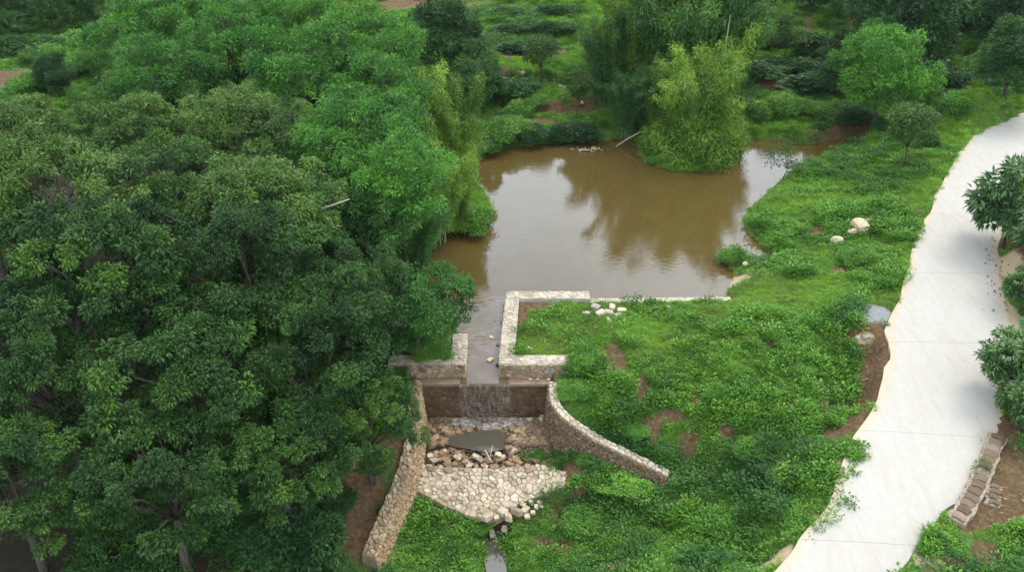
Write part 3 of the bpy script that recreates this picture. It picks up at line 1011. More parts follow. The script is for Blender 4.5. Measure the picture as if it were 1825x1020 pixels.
# row of soil-stained stones in white mortar along the road's far edge
def kerb_wall(pix, th, nst, lab, zoff=0.1):
    P = []
    for px, py in pix:
        x, y, z = on_ground(px, py)
        P.append(np.array([x, y, z + zoff]))
    root = link("edge_wall", None, label=lab, category="wall", loc=tuple(P[0]))
    Ps = catmull(P, 4)
    S = np.concatenate([[0], np.cumsum([np.linalg.norm(Ps[i + 1] - Ps[i]) for i in range(len(Ps) - 1)])])
    PA = np.array(Ps)

    def fr(u):
        p = np.array([np.interp(u, S, PA[:, k]) for k in range(3)])
        q = np.array([np.interp(min(u + 0.1, S[-1]), S, PA[:, k]) for k in range(3)]) - np.array([np.interp(max(u - 0.1, 0), S, PA[:, k]) for k in range(3)])
        q = q / np.linalg.norm(q)
        return p, np.array([-q[1], q[0], 0])

    vs, fs = [], []
    N = 24
    for i in range(N + 1):
        p, nr = fr(S[-1] * i / N)
        j1, j2, j3 = rw.uniform(-.05, .03), rw.uniform(-.05, .03), rw.uniform(-.03, .03)
        for o_, z_ in ((th / 2 + j1, j3), (th / 2 + j1, -0.5), (-th / 2 - j2, -0.5), (-th / 2 - j2, j3 - 0.02)):
            vs.append(p + nr * o_ + (0, 0, z_))
    for i in range(N):
        for k in range(4):
            a, b_ = i * 4 + k, i * 4 + (k + 1) % 4
            fs.append((a, b_, b_ + 4, a + 4))
    fs += [(0, 3, 2, 1), (N * 4, N * 4 + 1, N * 4 + 2, N * 4 + 3)]
    link("mortar_core", new_mesh("mortar_core", vs, fs, M["mortar_edge"]), root)
    L = S[-1]
    cl = []
    for i in range(nst):
        a, c = L * i / nst, L * (i + 1) / nst
        g = 0.03 * L / nst
        s1, s2 = rw.uniform(-0.03, 0.03), rw.uniform(-0.03, 0.03)
        q = lambda w_=0.03: rw.uniform(-w_, w_)
        g = 0.012
        cl.append([(a + g + q(.02), 0.08 + q()), (c - g + s1 * .5, 0.07 + q()), (c - g + 0.06 + q(.02), th * 0.5 + q(.04)), (c - g + q(.02), th - 0.09 + q()), (a + g + s2 * .5, th - 0.09 + q()), (a + g + 0.05 + q(.02), th * 0.5 + q(.04))])

    def top(u, v, d):
        p, nr = fr(min(max(u, 0), L))
        return p + nr * (v - th / 2) + np.array([0, 0, d])

    lay(root, cl, top, M["stone_soil"], rw, 0.004, 0.05)
    finish(root)
    return root


kerb_wall([(1702, 935), (1722, 905), (1742, 868), (1755, 835), (1768, 805), (1778, 782)], 0.52, 14, "ladder-like row of brown stones in white mortar along the road edge", 0.14)
kerb_wall([(1652, 1030), (1668, 1005)], 0.5, 3, "short stub of brown stones in white mortar at the frame's bottom edge beside the road", 0.1)
kerb_wall([(1768, 905), (1772, 868)], 0.42, 4, "small broken patch of mortared stones on bare soil behind the ladder-like row", 0.06)


# ------------------------------------------------------------------ loose rocks
def rock_mesh(seed, flat=0.6, round_=0.14):
    r = random.Random(seed)
    bm_v, bm_f = [], []
    import bmesh
    bm = bmesh.new()
    bmesh.ops.create_cube(bm, size=0.78)
    for v in bm.verts:
        v.co += Vector((r.uniform(-1, 1), r.uniform(-1, 1), r.uniform(-1, 1))) * 0.15
    bmesh.ops.bevel(bm, geom=bm.edges[:], offset=round_, segments=2, profile=0.5, affect="EDGES")
    for v in bm.verts:
        v.co.z *= flat
        v.co += Vector((r.uniform(-1, 1), r.uniform(-1, 1), r.uniform(-1, 1))) * 0.014
    bmesh.ops.triangulate(bm, faces=bm.faces[:])
    me = bpy.data.meshes.new("rock")
    bm.to_mesh(me)
    bm.free()
    return me


ROCKS = {}
for key, mat in (("pale", "stone_pale"), ("cream", "stone_cream"), ("brown", "stone_brown"), ("wet", "stone_wet")):
    ROCKS[key] = []
    for s in range(6):
        me = rock_mesh(s + 10, 0.62, 0.19 if key == "pale" else 0.15)
        me.materials.append(M[mat])
        ROCKS[key].append(me)
M["yellow"] = stone_mat("yellowish_flat_stone", [(0.0, (0.62, 0.53, 0.32)), (1.0, (0.72, 0.62, 0.4))])
M["boulder"] = stone_mat("warm_boulder_stone", [(0.0, (0.5, 0.4, 0.26)), (1.0, (0.62, 0.5, 0.34))])
for key, mat in (("yellow", "yellow"), ("boulder", "boulder")):
    ROCKS[key] = []
    for s in range(4):
        me = rock_mesh(s + 40, 0.34 if key == "yellow" else 0.8, 0.15 if key == "yellow" else 0.25)
        me.materials.append(M[mat])
        ROCKS[key].append(me)


def rock(px, py, size, kind, label, group=None, z=None, sq=1.0):
    if z is None:
        x, y, z = on_ground(px, py)
    else:
        x, y, _ = at(px, py, z)
    me = RR.choice(ROCKS[kind])
    flat = 0.34 if kind == "yellow" else 0.6
    link("boulder" if size > 0.45 else "rock", me, None, (x, y, z + size * flat * 0.22 * sq), (RR.uniform(-.2, .2), RR.uniform(-.2, .2), RR.uniform(0, 6.28)),
         (size, size * RR.uniform(0.75, 0.95), size * sq), label=label, category="rock", group=group)


for a in [(1531, 414, 1.05, "boulder", "largest cream boulder in the cluster on the grassy bank above the pond", "boulders on the pond bank"),
          (1547, 401, .62, "boulder", "cream boulder at the back of the cluster on the grassy bank", "boulders on the pond bank"),
          (1516, 420, .7, "boulder", "tall cream boulder at the pond side of the bank's boulder cluster", "boulders on the pond bank"),
          (1489, 433, .65, "boulder", "lone tan boulder nearest the water among the boulders on the bank", "boulders on the pond bank"),
          (1491, 412, .26, "cream", "small pale stone just behind the lone tan boulder on the bank", "boulders on the pond bank"),
          (1328, 474, .36, "boulder", "round tan boulder on the weedy spit at the pond's near corner", None),
          (1588, 412, .14, "pale", "tiny white stone in grass between the boulder cluster and the road", None),
          (1062, 551, 0.49, "pale", "squarish white rock at the pond end of the rock heap on the dam", "white rocks heaped on the dam"),
          (1090, 551, 0.41, "pale", "white rock at the top of the heap on the dam, nearer the road", "white rocks heaped on the dam"),
          (1070, 562, 0.46, "pale", "flat white rock in the middle of the heap on the dam", "white rocks heaped on the dam"),
          (1084, 560, 0.41, "pale", "white rock resting in the heap's centre beside the flat one", "white rocks heaped on the dam"),
          (1045, 562, 0.35, "pale", "white rock lying a little apart from the heap toward the channel wall", "white rocks heaped on the dam"),
          (1066, 562, 0.32, "pale", "low white rock at the foot of the heap on the dam", "white rocks heaped on the dam"),
          (1100, 566, 0.38, "pale", "white rock at the road side of the heap on the dam", "white rocks heaped on the dam"),
          (1108, 557, 0.38, "pale", "white rock behind the heap on the dam, toward the road", "white rocks heaped on the dam"),
          (1085, 573, 0.34, "pale", "round white rock lying in grass just below the heap on the dam", "white rocks heaped on the dam"),
          (1159, 557, .28, "boulder", "upright tan stone alone in grass past the rock heap", None),
          (1192, 550, .24, "pale", "small pale stone in grass below the pond's kerb wall", None),
          (943, 622, .3, "yellow", "flat yellow stone in the grass inside the U-shaped wall", None),
          (1542, 603, .3, "pale", "pale flat stone on the ledge above the red soil scarp", None),
          (1528, 604, .2, "pale", "small white stone on the ledge above the red soil scarp", None),
          (1546, 762, .18, "brown", "brown clod lying on the concrete beside the red scarp", None),
          (932, 131, .45, "pale", "larger white boulder on the terrace behind the pond", "white stones on the terraces"),
          (922, 129, .3, "pale", "white stone beside the larger boulder on the terrace", "white stones on the terraces"),
          (1036, 184, .4, "pale", "white stone on the bare soil bank behind the pond", "white stones on the terraces"),
          (1012, 818, .26, "yellow", "pale yellow rock among weeds beside the curved wing wall", None)]:
    rock(*a)
for i, (px, py, s, l) in enumerate([(876, 603, .26, "pale yellow slab rock in the middle of the channel stream"), (873, 643, .32, "broad yellow flat rock near the channel's lip"),
                                    (966, 746, .38, "broad yellow rock at the foot of the weir wall"), (944, 748, .22, "small yellow rock beside the broad one under the weir"),
                                    (888, 811, .26, "angular yellow rock just below the grey puddle")]):
    rock(px, py, s, "yellow", l, None, z=-0.08 if py < 700 else -1.53, sq=1.1)
for i, (px, py) in enumerate([(873, 550), (892, 561), (882, 575), (893, 577), (893, 582), (887, 617), (890, 649), (886, 652), (896, 550), (891, 655), (880, 572), (945, 677), (958, 677), (978, 677)]):
    rock(px, py, 0.14, "wet" if i < 11 else "yellow", "small dark wet stone lying in the shallow channel stream" if i < 11 else "small yellow pebble on the weir's ledge", "wet stones in the channel stream" if i < 11 else "yellow pebbles on the weir ledge", z=-0.07 if i < 11 else -0.08)
APR_R = [(900, 903, .42), (877, 911, .4), (922, 917, .5), (935, 912, .34), (895, 916, .36), (914, 905, .3), (870, 925, .4), (885, 925, .24), (905, 925, .42), (893, 912, .26), (932, 902, .22), (946, 898, .24), (955, 906, .2),
         (949, 915, .2), (960, 897, .2), (965, 905, .18), (940, 923, .24), (863, 915, .28)]
LIP = ['cream block at the top of the lip pile, on the pond side of its centre', "cream block on the pile's side nearest the tall wing wall, upper row", "largest cream block, in the middle of the pile at the apron's broken lip", "broad cream block at the pile's road side, upper row", 'cream block wedged in the centre of the lip pile', 'cream block just behind the largest one in the lip pile', 'flat cream block at the foot of the lip pile toward the tall wing wall', 'small cream stone at the foot of the lip pile above the brook', 'big low cream block at the foot of the lip pile toward the road', 'small cream stone jammed high in the middle of the lip pile', "small cream stone lying between the lip pile and the curved wall's weeds, upper one", 'middle-sized cream stone trailing off the lip pile toward the weeds', 'small stone trailing off the lip pile, next to last toward the weeds', 'small stone below the trail that leads off the lip pile', 'small stone at the upper end of the trail off the lip pile', 'last small stone of the trail leading off the lip pile into weeds', 'cream stone at the road-side foot of the lip pile', "cream block at the apron's edge, apart from the pile toward the tall wing wall"]
for i, (px, py, s) in enumerate(APR_R):
    rock(px, py, s, "cream", LIP[i], "loose blocks at the apron lip", z=-1.98)
rock(899, 947, .34, "pale", "white pointed rock standing in the narrow brook", None, z=-2.56)
rock(878, 954, .3, "pale", "rounded grey-white rock in the brook beside the pointed one", None, z=-2.56)
for i, (px, py, s) in enumerate([(1012, 860, .22), (1022, 856, .2), (1030, 862, .22), (1018, 866, .2), (1038, 855, .18)]):
    rock(px, py, s, "cream", "small pale stone in the clutch where the apron meets the curved wall's foot", "pale stones by the curved wall's foot", z=-1.83)
# rubble bed below the floor
rub = []
for k in range(70):
    px, py = RR.uniform(765, 925), RR.uniform(800, 842)
    rub.append((px, py, RR.uniform(.14, .32)))
for px, py, s in rub:
    rock(px, py, s, RR.choice(["cream", "brown", "brown"]), "loose brown and cream stone in the rubble bed between puddle and apron", "loose stones of the rubble bed", z=-1.72)
for k in range(26):
    a = RR.uniform(0, 1)
    px, py = [(RR.uniform(770, 860), RR.uniform(757, 772)), (RR.uniform(905, 925), RR.uniform(765, 802)), (RR.uniform(768, 800), RR.uniform(770, 805))][k % 3]
    rock(px, py, RR.uniform(.2, .34), "brown", "loose brown stone lying at the rim of the grey puddle", "brown stones round the puddle", z=-1.52)
for k in range(40):
    px, py = 1670 + RR.gauss(0, 16), 120 + RR.gauss(0, 15)
    rock(px, py, RR.uniform(.3, .6), "pale", "pale stone in the dry stony gully behind the bright round tree", "pale stones of the far gully")
for k in range(16):
    px, py = RR.uniform(950, 1010), RR.uniform(140, 158)
    rock(px, py, RR.uniform(.16, .28), "pale", "small white stone strewn over the weedy bank behind the pond", "small white stones on the far bank")


# small stones as one mass
def stuff_rocks(name, pts, kind, label):
    base = [np.array([v.co[:] for v in m.vertices]) for m in ROCKS[kind][:3]]
    fac = [np.array([p.vertices[:] for p in m.polygons]) for m in ROCKS[kind][:3]]
    V, Fc, n0 = [], [], 0
    for i, (x, y, z, s) in enumerate(pts):
        b_, f_ = base[i % 3], fac[i % 3]
        a = RR.uniform(0, 6.28)
        c_, s_ = math.cos(a), math.sin(a)
        q = b_ * s
        V.append(np.stack([q[:, 0] * c_ - q[:, 1] * s_ + x, q[:, 0] * s_ + q[:, 1] * c_ + y, q[:, 2] + z], 1))
        Fc.append(f_ + n0)
        n0 += len(q)
    link(name, new_mesh(name, np.concatenate(V), np.concatenate(Fc), ROCKS[kind][0].materials[0]), kind="stuff", label=label)


pts = []
for k in range(650):
    px, py = RR.uniform(762, 990), RR.uniform(798, 845)
    p = at(px, py, -1.72)
    if sdist(np.array([p[0]]), np.array([p[1]]), BASIN)[0] < -0.35:
        pts.append((p[0], p[1], bz(p[1]) - 0.09, RR.uniform(.05, .15)))
stuff_rocks("rubble", pts, "brown", "brown and cream rubble covering the bed between puddle and apron")
pts = []
for k in range(130):
    px, py = RR.choice([(RR.uniform(1765, 1800), RR.uniform(415, 520)), (RR.uniform(1740, 1825), RR.uniform(780, 960)), (RR.uniform(1540, 1590), RR.uniform(600, 770)), (RR.uniform(1750, 1800), RR.uniform(440, 560))])
    x, y, z = on_ground(px, py)
    if inside(np.array([x]), np.array([y]), RPOLY)[0]:
        z += 0.09
    pts.append((x, y, z + 0.02, RR.uniform(.03, .1)))
stuff_rocks("soil_crumbs", pts, "brown", "brown clods and pebbles scattered along the road edges")

# ------------------------------------------------------------------ waterfall and foam
k = NT("falling_water", 0.15, 0.6)
k.b.inputs["Base Color"].default_value = (0.72, 0.72, 0.7, 1)
st_ = k.noise(1.0, 5, 0.7, k.pos((26, 2, 2.2)))
al = k.ramp(st_, [(0.47, 0.0), (0.62, 0.15), (0.82, 0.4)])
k.l(al, k.b.inputs["Alpha"])
M["fall"] = k.m
k = NT("white_foam", 0.6, 0.4)
k.b.inputs["Base Color"].default_value = (0.48, 0.48, 0.46, 1)
fo = k.noise(9, 5, 0.75)
k.l(k.ramp(fo, [(0.4, 0.0), (0.6, 0.7)]), k.b.inputs["Alpha"])
M["foam"] = k.m
fv, ff = [], []
NXF, NZF = 60, 14
for i in range(NZF + 1):
    t = i / NZF
    z = -0.085 - 1.43 * t
    for j in range(NXF + 1):
        u = j / NXF
        x = -1.78 + 1.75 * u + 0.02 * math.sin(j * 2.3)
        y = 24.2 - 0.16 * math.sqrt(t) - 0.02 - 0.012 * math.sin(j * 1.7 + i)
        fv.append((x, y, z))
for i in range(NZF):
    for j in range(NXF):
        a = i * (NXF + 1) + j
        ff.append((a, a + 1, a + NXF + 2, a + NXF + 1))
link("waterfall", new_mesh("waterfall", fv, ff, M["fall"], True), label="thin streaky sheet of water falling over the dark weir", category="waterfall")
fv, ff = [], []
for i in range(5):
    for j in range(41):
        u = j / 40
        x = -2.05 + 2.4 * u
        y = 23.72 + 0.34 * i / 4 + 0.08 * math.sin(u * 9) - 0.18 * (1 - abs(2 * u - 1))
        fv.append((x, y, -1.49 + 0.03 * math.sin(i * 1.9) * (0.5 + 0.5 * math.sin(j * 2.1))))
for i in range(4):
    for j in range(40):
        a = i * 41 + j
        ff.append((a, a + 1, a + 42, a + 41))
link("foam", new_mesh("foam", fv, ff, M["foam"], True), kind="stuff", label="white foam where the falling water lands on the stones")
fv, ff = [], []
for k_ in range(420):
    x, zt = RR.gauss(-0.85, 0.42), RR.random() ** 2.2
    x = max(-1.7, min(0.0, x))
    y = 24.0 - 0.25 * (1 - zt) * RR.random()
    z = -1.5 + 0.75 * zt
    r = RR.uniform(0.004, 0.012)
    n0 = len(fv)
    fv += [(x - r, y, z), (x + r, y, z), (x, y - r, z), (x, y + r, z), (x, y, z + 1.6 * r), (x, y, z - 1.6 * r)]
    ff += [tuple(n0 + q for q in f) for f in ((0, 2, 4), (2, 1, 4), (1, 3, 4), (3, 0, 4), (2, 0, 5), (1, 2, 5), (3, 1, 5), (0, 3, 5))]
k = NT("spray", 0.2, 0.6)
k.b.inputs["Base Color"].default_value = (0.35, 0.33, 0.3, 1)
link("spray", new_mesh("spray", fv, ff, k.m), kind="stuff", label="droplets of spray in front of the weir")


# ------------------------------------------------------------------ leaf geometry
def leaf_arrays(P, D, L, W, rng, fold=0.25):
    """Folded leaf blades: bases P, directions D (unit), lengths L, widths W."""
    n = len(P)
    up = np.tile([0.0, 0.0, 1.0], (n, 1)) + rng.normal(0, 0.35, (n, 3))
    side = np.cross(D, up)
    side /= np.linalg.norm(side, axis=1, keepdims=True) + 1e-9
    nor = np.cross(side, D)
    L, W = np.broadcast_to(L, n)[:, None], np.broadcast_to(W, n)[:, None]
    mid = P + D * L * 0.45
    a = mid + side * W * 0.5 + nor * W * fold
    b_ = mid - side * W * 0.5 + nor * W * fold
    tip = P + D * L - np.array([0, 0, 1.0]) * L * 0.12
    V = np.stack([P, a, tip, b_], 1).reshape(-1, 3)
    base = np.arange(n)[:, None] * 4
    Fq = np.concatenate([base + np.array([[0, 1, 2]]), base + np.array([[0, 2, 3]])], 1).reshape(-1, 3)
    return V, Fq


def unit(v):
    return v / (np.linalg.norm(v, axis=-1, keepdims=True) + 1e-9)


def foliage_mesh(name, C_, Nn, tone, per, spread, L, W, droop, rng, mat):
    """Tufts at C_ facing Nn; per leaves each, fanned round the facing direction and drooping."""
    n = len(C_)
    idx = np.repeat(np.arange(n), per)
    m = len(idx)
    r = unit(rng.normal(0, 1, (m, 3)))
    D = unit(Nn[idx] * 0.55 + r * 1.0 - np.array([0, 0, 1.0]) * droop)
    P = C_[idx] + r * spread * rng.rand(m, 1) ** 0.5 + D * spread * 0.15
    Ls = L * rng.uniform(0.65, 1.2, m)
    V, Fq = leaf_arrays(P, D, Ls, W * rng.uniform(0.8, 1.2, m), rng)
    tn = np.clip(tone[idx] + rng.normal(0, 0.13, m), 0, 1)
    return new_mesh(name, V, Fq, mat, False, {"tone": np.repeat(tn, 4)})


def crown_variant(seed, R, H, zc, lobes, lr, tufts, per, L, W, mat, droop=0.35, flat=0.7, spread=0.16, low=-0.35, layered=False, trunk_r=0.16, bark="bark", inner=0.12):
    """One tree shape: (crown mesh, trunk mesh). R, H: half width, half height; zc: height of its centre."""
    rng = np.random.RandomState(seed)
    C, r_l = [], []
    tries = 0
    while len(C) < lobes and tries < 4000:
        tries += 1
        v = unit(rng.normal(0, 1, 3))
        if v[2] < low:
            continue
        rad = rng.uniform(0.5, 1.0) if rng.rand() < 0.35 else rng.uniform(0.85, 1.0)
        c = v * rad * np.array([R - lr * 0.6, R - lr * 0.6, H - lr * 0.4]) * rng.uniform(0.85, 1.12)
        if layered:
            c[2] = np.round(c[2] / (H * 0.42)) * H * 0.42 + rng.uniform(-0.15, 0.15)
        if all(np.linalg.norm((c - q) * (1, 1, 1.3)) > lr * 0.8 for q in C):
            C.append(c)
            r_l.append(lr * rng.uniform(0.7, 1.25))
    C = np.array(C)
    T, Nn, tone = [], [], []
    for c, rl in zip(C, r_l):
        k = int(tufts * (rl / lr) ** 2)
        v = unit(rng.normal(0, 1, (k, 3)) + np.array([0, 0, 0.35]) + unit(c) * 0.45)
        sh = rng.uniform(0.72, 1.05, (k, 1))
        p = c + v * rl * sh * np.array([1, 1, flat])
        bump = 0.13 * np.sin(p * 4.1 / max(rl, .3) + seed).sum(1, keepdims=True) * rl * 0.4
        p = p + v * bump
        T.append(p)
        Nn.append(v)
        tone.append(np.clip(0.45 + rng.normal(0, 0.1) + rng.normal(0, 0.1, k), 0, 1))
    k = int(lobes * tufts * inner)
    v = unit(rng.normal(0, 1, (k, 3)))
    T.append(v * rng.rand(k, 1) ** 0.4 * np.array([R, R, H]) * 0.75)
    Nn.append(v)
    tone.append(rng.uniform(0.25, 0.5, k))
    T, Nn, tone = np.concatenate(T), np.concatenate(Nn), np.concatenate(tone)
    T[:, 2] += zc
    crown = foliage_mesh("crown", T, Nn, tone, per, spread, L, W, droop, rng, mat)
    mb = MB()
    fork = zc - H * 0.75
    fork = max(fork, 0.25 * zc)
    lean = rng.normal(0, 0.12, 2)
    pts = [(0, 0, -0.4), (lean[0] * 0.3, lean[1] * 0.3, fork * 0.35), (lean[0], lean[1], fork * 0.7), (lean[0] * 1.3, lean[1] * 1.3, fork)]
    mb.tube(pts, [trunk_r * 1.35, trunk_r, trunk_r * 0.85, trunk_r * 0.75], 7)
    f0 = np.array(pts[-1])
    for c in C[: 12]:
        e = c + np.array([0, 0, zc])
        m1 = f0 + (e - f0) * 0.4 + rng.normal(0, 0.12, 3) + (0, 0, 0.15)
        m2 = f0 + (e - f0) * 0.75 + rng.normal(0, 0.14, 3)
        mb.tube([f0, m1, m2, e], [trunk_r * 0.5, trunk_r * 0.33, trunk_r * 0.2, trunk_r * 0.08], 5)
        for q in range(2):
            e2 = e + unit(rng.normal(0, 1, 3) + unit(c)) * lr * rng.uniform(0.7, 1.15)
            mb.tube([m2, (m2 + e2) / 2 + rng.normal(0, 0.08, 3), e2], [trunk_r * 0.16, trunk_r * 0.11, trunk_r * 0.05], 4)
    return crown, mb.mesh("trunk", M[bark], True)


def bamboo_variant(seed, culms, Ht, Rb, arch, per, L, W, mat, start=0.25, gap=0.28, spread=0.24, rtuft=0.24, dome=False, bare=2):
    """Clump of arching culms hung with narrow leaves."""
    rng = np.random.RandomState(seed)
    T, Nn, tone = [], [], []
    mb = MB()
    for c in range(culms):
        a = rng.uniform(0, 2 * PI)
        o = np.array([math.cos(a), math.sin(a), 0])
        b0 = o * Rb * rng.rand() ** 0.5
        h = Ht * rng.uniform(0.5, 1.05)
        ar = arch * rng.uniform(0.4, 1.3) * h / Ht
        pts, N = [], 12
        for i in range(N + 1):
            t = i / N
            z = h * (t - 0.32 * t ** 3 * min(1.0, ar / (0.35 * Ht)))
            pts.append(b0 + o * ar * t ** 2.1 + np.array([0, 0, z]) + np.array([rng.normal(0, .02), rng.normal(0, .02), 0]))
        mb.tube(pts, [0.045 * (1 - 0.85 * i / N) for i in range(N + 1)], 5)
        tn = np.clip(0.5 + rng.normal(0, 0.15), 0, 1)
        t = start
        while t < 1.0:
            i = min(int(t * N), N - 1)
            p = pts[i] + (pts[i + 1] - pts[i]) * (t * N - i)
            for q in range(2 + (1 if t > 0.6 else 0)):
                d = unit(rng.normal(0, 1, 3) * (1, 1, 0.5) + o * 0.5)
                T.append(p + d * spread * rng.uniform(0.4, 1.6) * (1.25 - t * 0.6))
                Nn.append(d)
                tone.append(tn + rng.normal(0, 0.08))
            t += gap / h * rng.uniform(0.7, 1.3)
    if dome:
        for q in range(dome):
            v = unit(rng.normal(0, 1, 3) + (0, 0, 0.1))
            v[2] = abs(v[2])
            p = v * np.array([arch * 1.08, arch * 1.08, Ht * 0.47]) * rng.uniform(0.75, 1.03) * (1 + 0.12 * math.sin(v[0] * 7 + v[2] * 5)) + (0, 0, 0.05)
            T.append(p)
            Nn.append(v)
            tone.append(0.4 + 0.12 * math.sin(p[0] * 3 + p[2] * 2) + rng.normal(0, 0.1))
    T, Nn, tone = np.array(T), np.array(Nn), np.clip(np.array(tone), 0, 1)
    for q in range(bare):
        a = rng.uniform(0, 6.28)
        b0, h = np.array([math.cos(a), math.sin(a), 0]) * Rb, Ht * rng.uniform(0.75, 1.05)
        mb.tube([b0, b0 * 1.4 + (0, 0, h * 0.5), b0 * 2.2 + (0, 0, h)], [0.05, 0.045, 0.02], 5)
    crown = foliage_mesh("crown", T, Nn, tone, per, rtuft, L, W, 0.5, rng, mat)
    return crown, mb.mesh("culms", M["culm"], True)


V = {}
V["broad"] = [crown_variant(s, 3.1, 2.6, 4.4, 66, 0.48, 17, 34, 0.13, 0.055, M["broad"], 0.5, spread=0.15, inner=0.02, flat=0.6, low=-0.65) for s in (1, 2, 3, 4)]
V["olive"] = [crown_variant(s, 3.0, 2.0, 5.6, 50, 0.55, 18, 24, 0.17, 0.07, M["olive"], 0.45, spread=0.15, inner=0.02, flat=0.6, low=-0.5) for s in (5, 6)]
V["fine"] = [crown_variant(s, 3.0, 2.2, 5.4, 38, 0.7, 28, 18, 0.19, 0.06, M["fine"], 0.15, 0.45, layered=True, inner=0.08) for s in (8, 9, 10)]
V["mid"] = [crown_variant(s, 2.6, 2.0, 3.0, 44, 0.58, 30, 18, 0.14, 0.06, M["mid"], 0.3, 0.7, low=-0.95, trunk_r=0.12) for s in (50,)]
V["round"] = [crown_variant(s, 2.5, 2.0, 3.2, 40, 0.6, 32, 18, 0.14, 0.06, M["bright"], 0.3, 0.7, low=-0.95, trunk_r=0.12) for s in (12, 13)]
V["dark"] = [crown_variant(s, 3.0, 2.9, 3.5, 36, 0.85, 36, 16, 0.2, 0.09, M["dark"], 0.35, low=-0.7) for s in (15, 16, 17)]
V["large"] = [crown_variant(s, 1.7, 1.7, 2.6, 20, 0.5, 12, 12, 0.34, 0.12, M["big_leaf"], 0.4, low=-0.95, trunk_r=0.07, spread=0.12, inner=0.2) for s in (19, 20)]
V["small"] = [crown_variant(s, 1.2, 1.3, 2.2, 14, 0.45, 26, 12, 0.15, 0.06, M["olive"], 0.3, low=-0.6, trunk_r=0.06) for s in (22, 23)]
V["bush"] = [crown_variant(s, 1.1, 0.7, 0.5, 16, 0.4, 30, 14, 0.11, 0.05, M["weed"], 0.2, low=-0.1, trunk_r=0.04) for s in (25, 26)]
V["darkbush"] = [crown_variant(s, 1.1, 0.9, 0.7, 14, 0.45, 24, 12, 0.18, 0.08, M["dark"], 0.2, low=-0.1, trunk_r=0.04) for s in (28, 29)]
V["sapling"] = [crown_variant(31, 0.9, 0.9, 1.5, 12, 0.3, 9, 9, 0.15, 0.05, M["olive"], 0.2, low=-0.5, trunk_r=0.03, inner=0.0)]
V["bamboo"] = [bamboo_variant(s, 22, 9.0, 0.8, 2.3, 10, 0.22, 0.05, M["bamboo"], 0.3, gap=0.15, spread=0.2, bare=0) for s in (33, 34)]
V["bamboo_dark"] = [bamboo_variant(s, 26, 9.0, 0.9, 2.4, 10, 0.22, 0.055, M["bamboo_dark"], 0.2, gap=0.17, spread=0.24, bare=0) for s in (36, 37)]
V["clump"] = [bamboo_variant(39, 30, 7.6, 0.8, 2.5, 10, 0.2, 0.05, M["bamboo"], 0.15, gap=0.16, spread=0.24, dome=1700, bare=0)]
V["plume"] = [bamboo_variant(s, 3, 8.0, 0.2, 2.6, 11, 0.2, 0.05, M["bamboo"], 0.3, gap=0.1, spread=0.2, bare=0) for s in (41, 42)]
ZC = {"mid": 3.0, "broad": 4.5, "olive": 5.6, "fine": 5.4, "round": 3.4, "dark": 3.5, "large": 2.6, "small": 2.2, "bush": 0.7, "darkbush": 0.8, "sapling": 1.5, "bamboo": 5.5, "bamboo_dark": 5.5, "clump": 2.8, "plume": 4.0}
NAMES = {"mid": ("leaning_tree", "tree"), "broad": ("broadleaf_tree", "tree"), "olive": ("broadleaf_tree", "tree"), "fine": ("feathery_tree", "tree"), "round": ("bright_tree", "tree"), "dark": ("evergreen_tree", "tree"),
         "large": ("large_leaved_tree", "tree"), "small": ("small_tree", "tree"), "bush": ("shrub", "shrub"), "darkbush": ("shrub", "shrub"), "sapling": ("sapling", "sapling"),
         "bamboo": ("bamboo_clump", "bamboo"), "bamboo_dark": ("bamboo_clump", "bamboo"), "clump": ("bamboo_clump", "bamboo"), "plume": ("bamboo_clump", "bamboo")}
GROUPS = {"broad": "broadleaf trees of the wood", "olive": "broadleaf trees of the wood", "fine": "feathery trees of the wood", "bamboo": "bamboo clumps round the pond", "bamboo_dark": "bamboo clumps round the pond",
          "bush": "shrubs on the banks", "darkbush": "shrubs on the banks", "dark": "dark evergreen trees on the far slope", "large": "large-leaved trees beyond the road"}


def tree(px, py, style, s, label, hc=None, foot=False):
    zc = ZC[style] * s
    if foot:
        x, y, z = on_ground(px, py)
    else:
        x, y, z = on_ground(px, py, zc if hc is None else hc)
    nm, cat = NAMES[style]
    root = link(nm, None, None, (x, y, z - 0.05), (0, 0, RR.uniform(0, 6.28)), ((s * RR.uniform(1.0, 1.35), s * RR.uniform(0.8, 1.05), s * RR.uniform(0.5, 0.85)) if "bush" in style else s), label=label, category=cat, group=GROUPS.get(style))
    if style == "darkbush" and y > 50:
        root.rotation_euler.z = RR.uniform(-0.15, 0.15)
        root.scale = (s * RR.uniform(1.7, 2.4), s * 0.9, s * RR.uniform(0.5, 0.75))
    c, t = RR.choice(V[style])
    link("crown", c, root)
    link("culms" if "culm" in t.name else "trunk", t, root, kind="stuff" if "culm" in t.name else None)
    return root


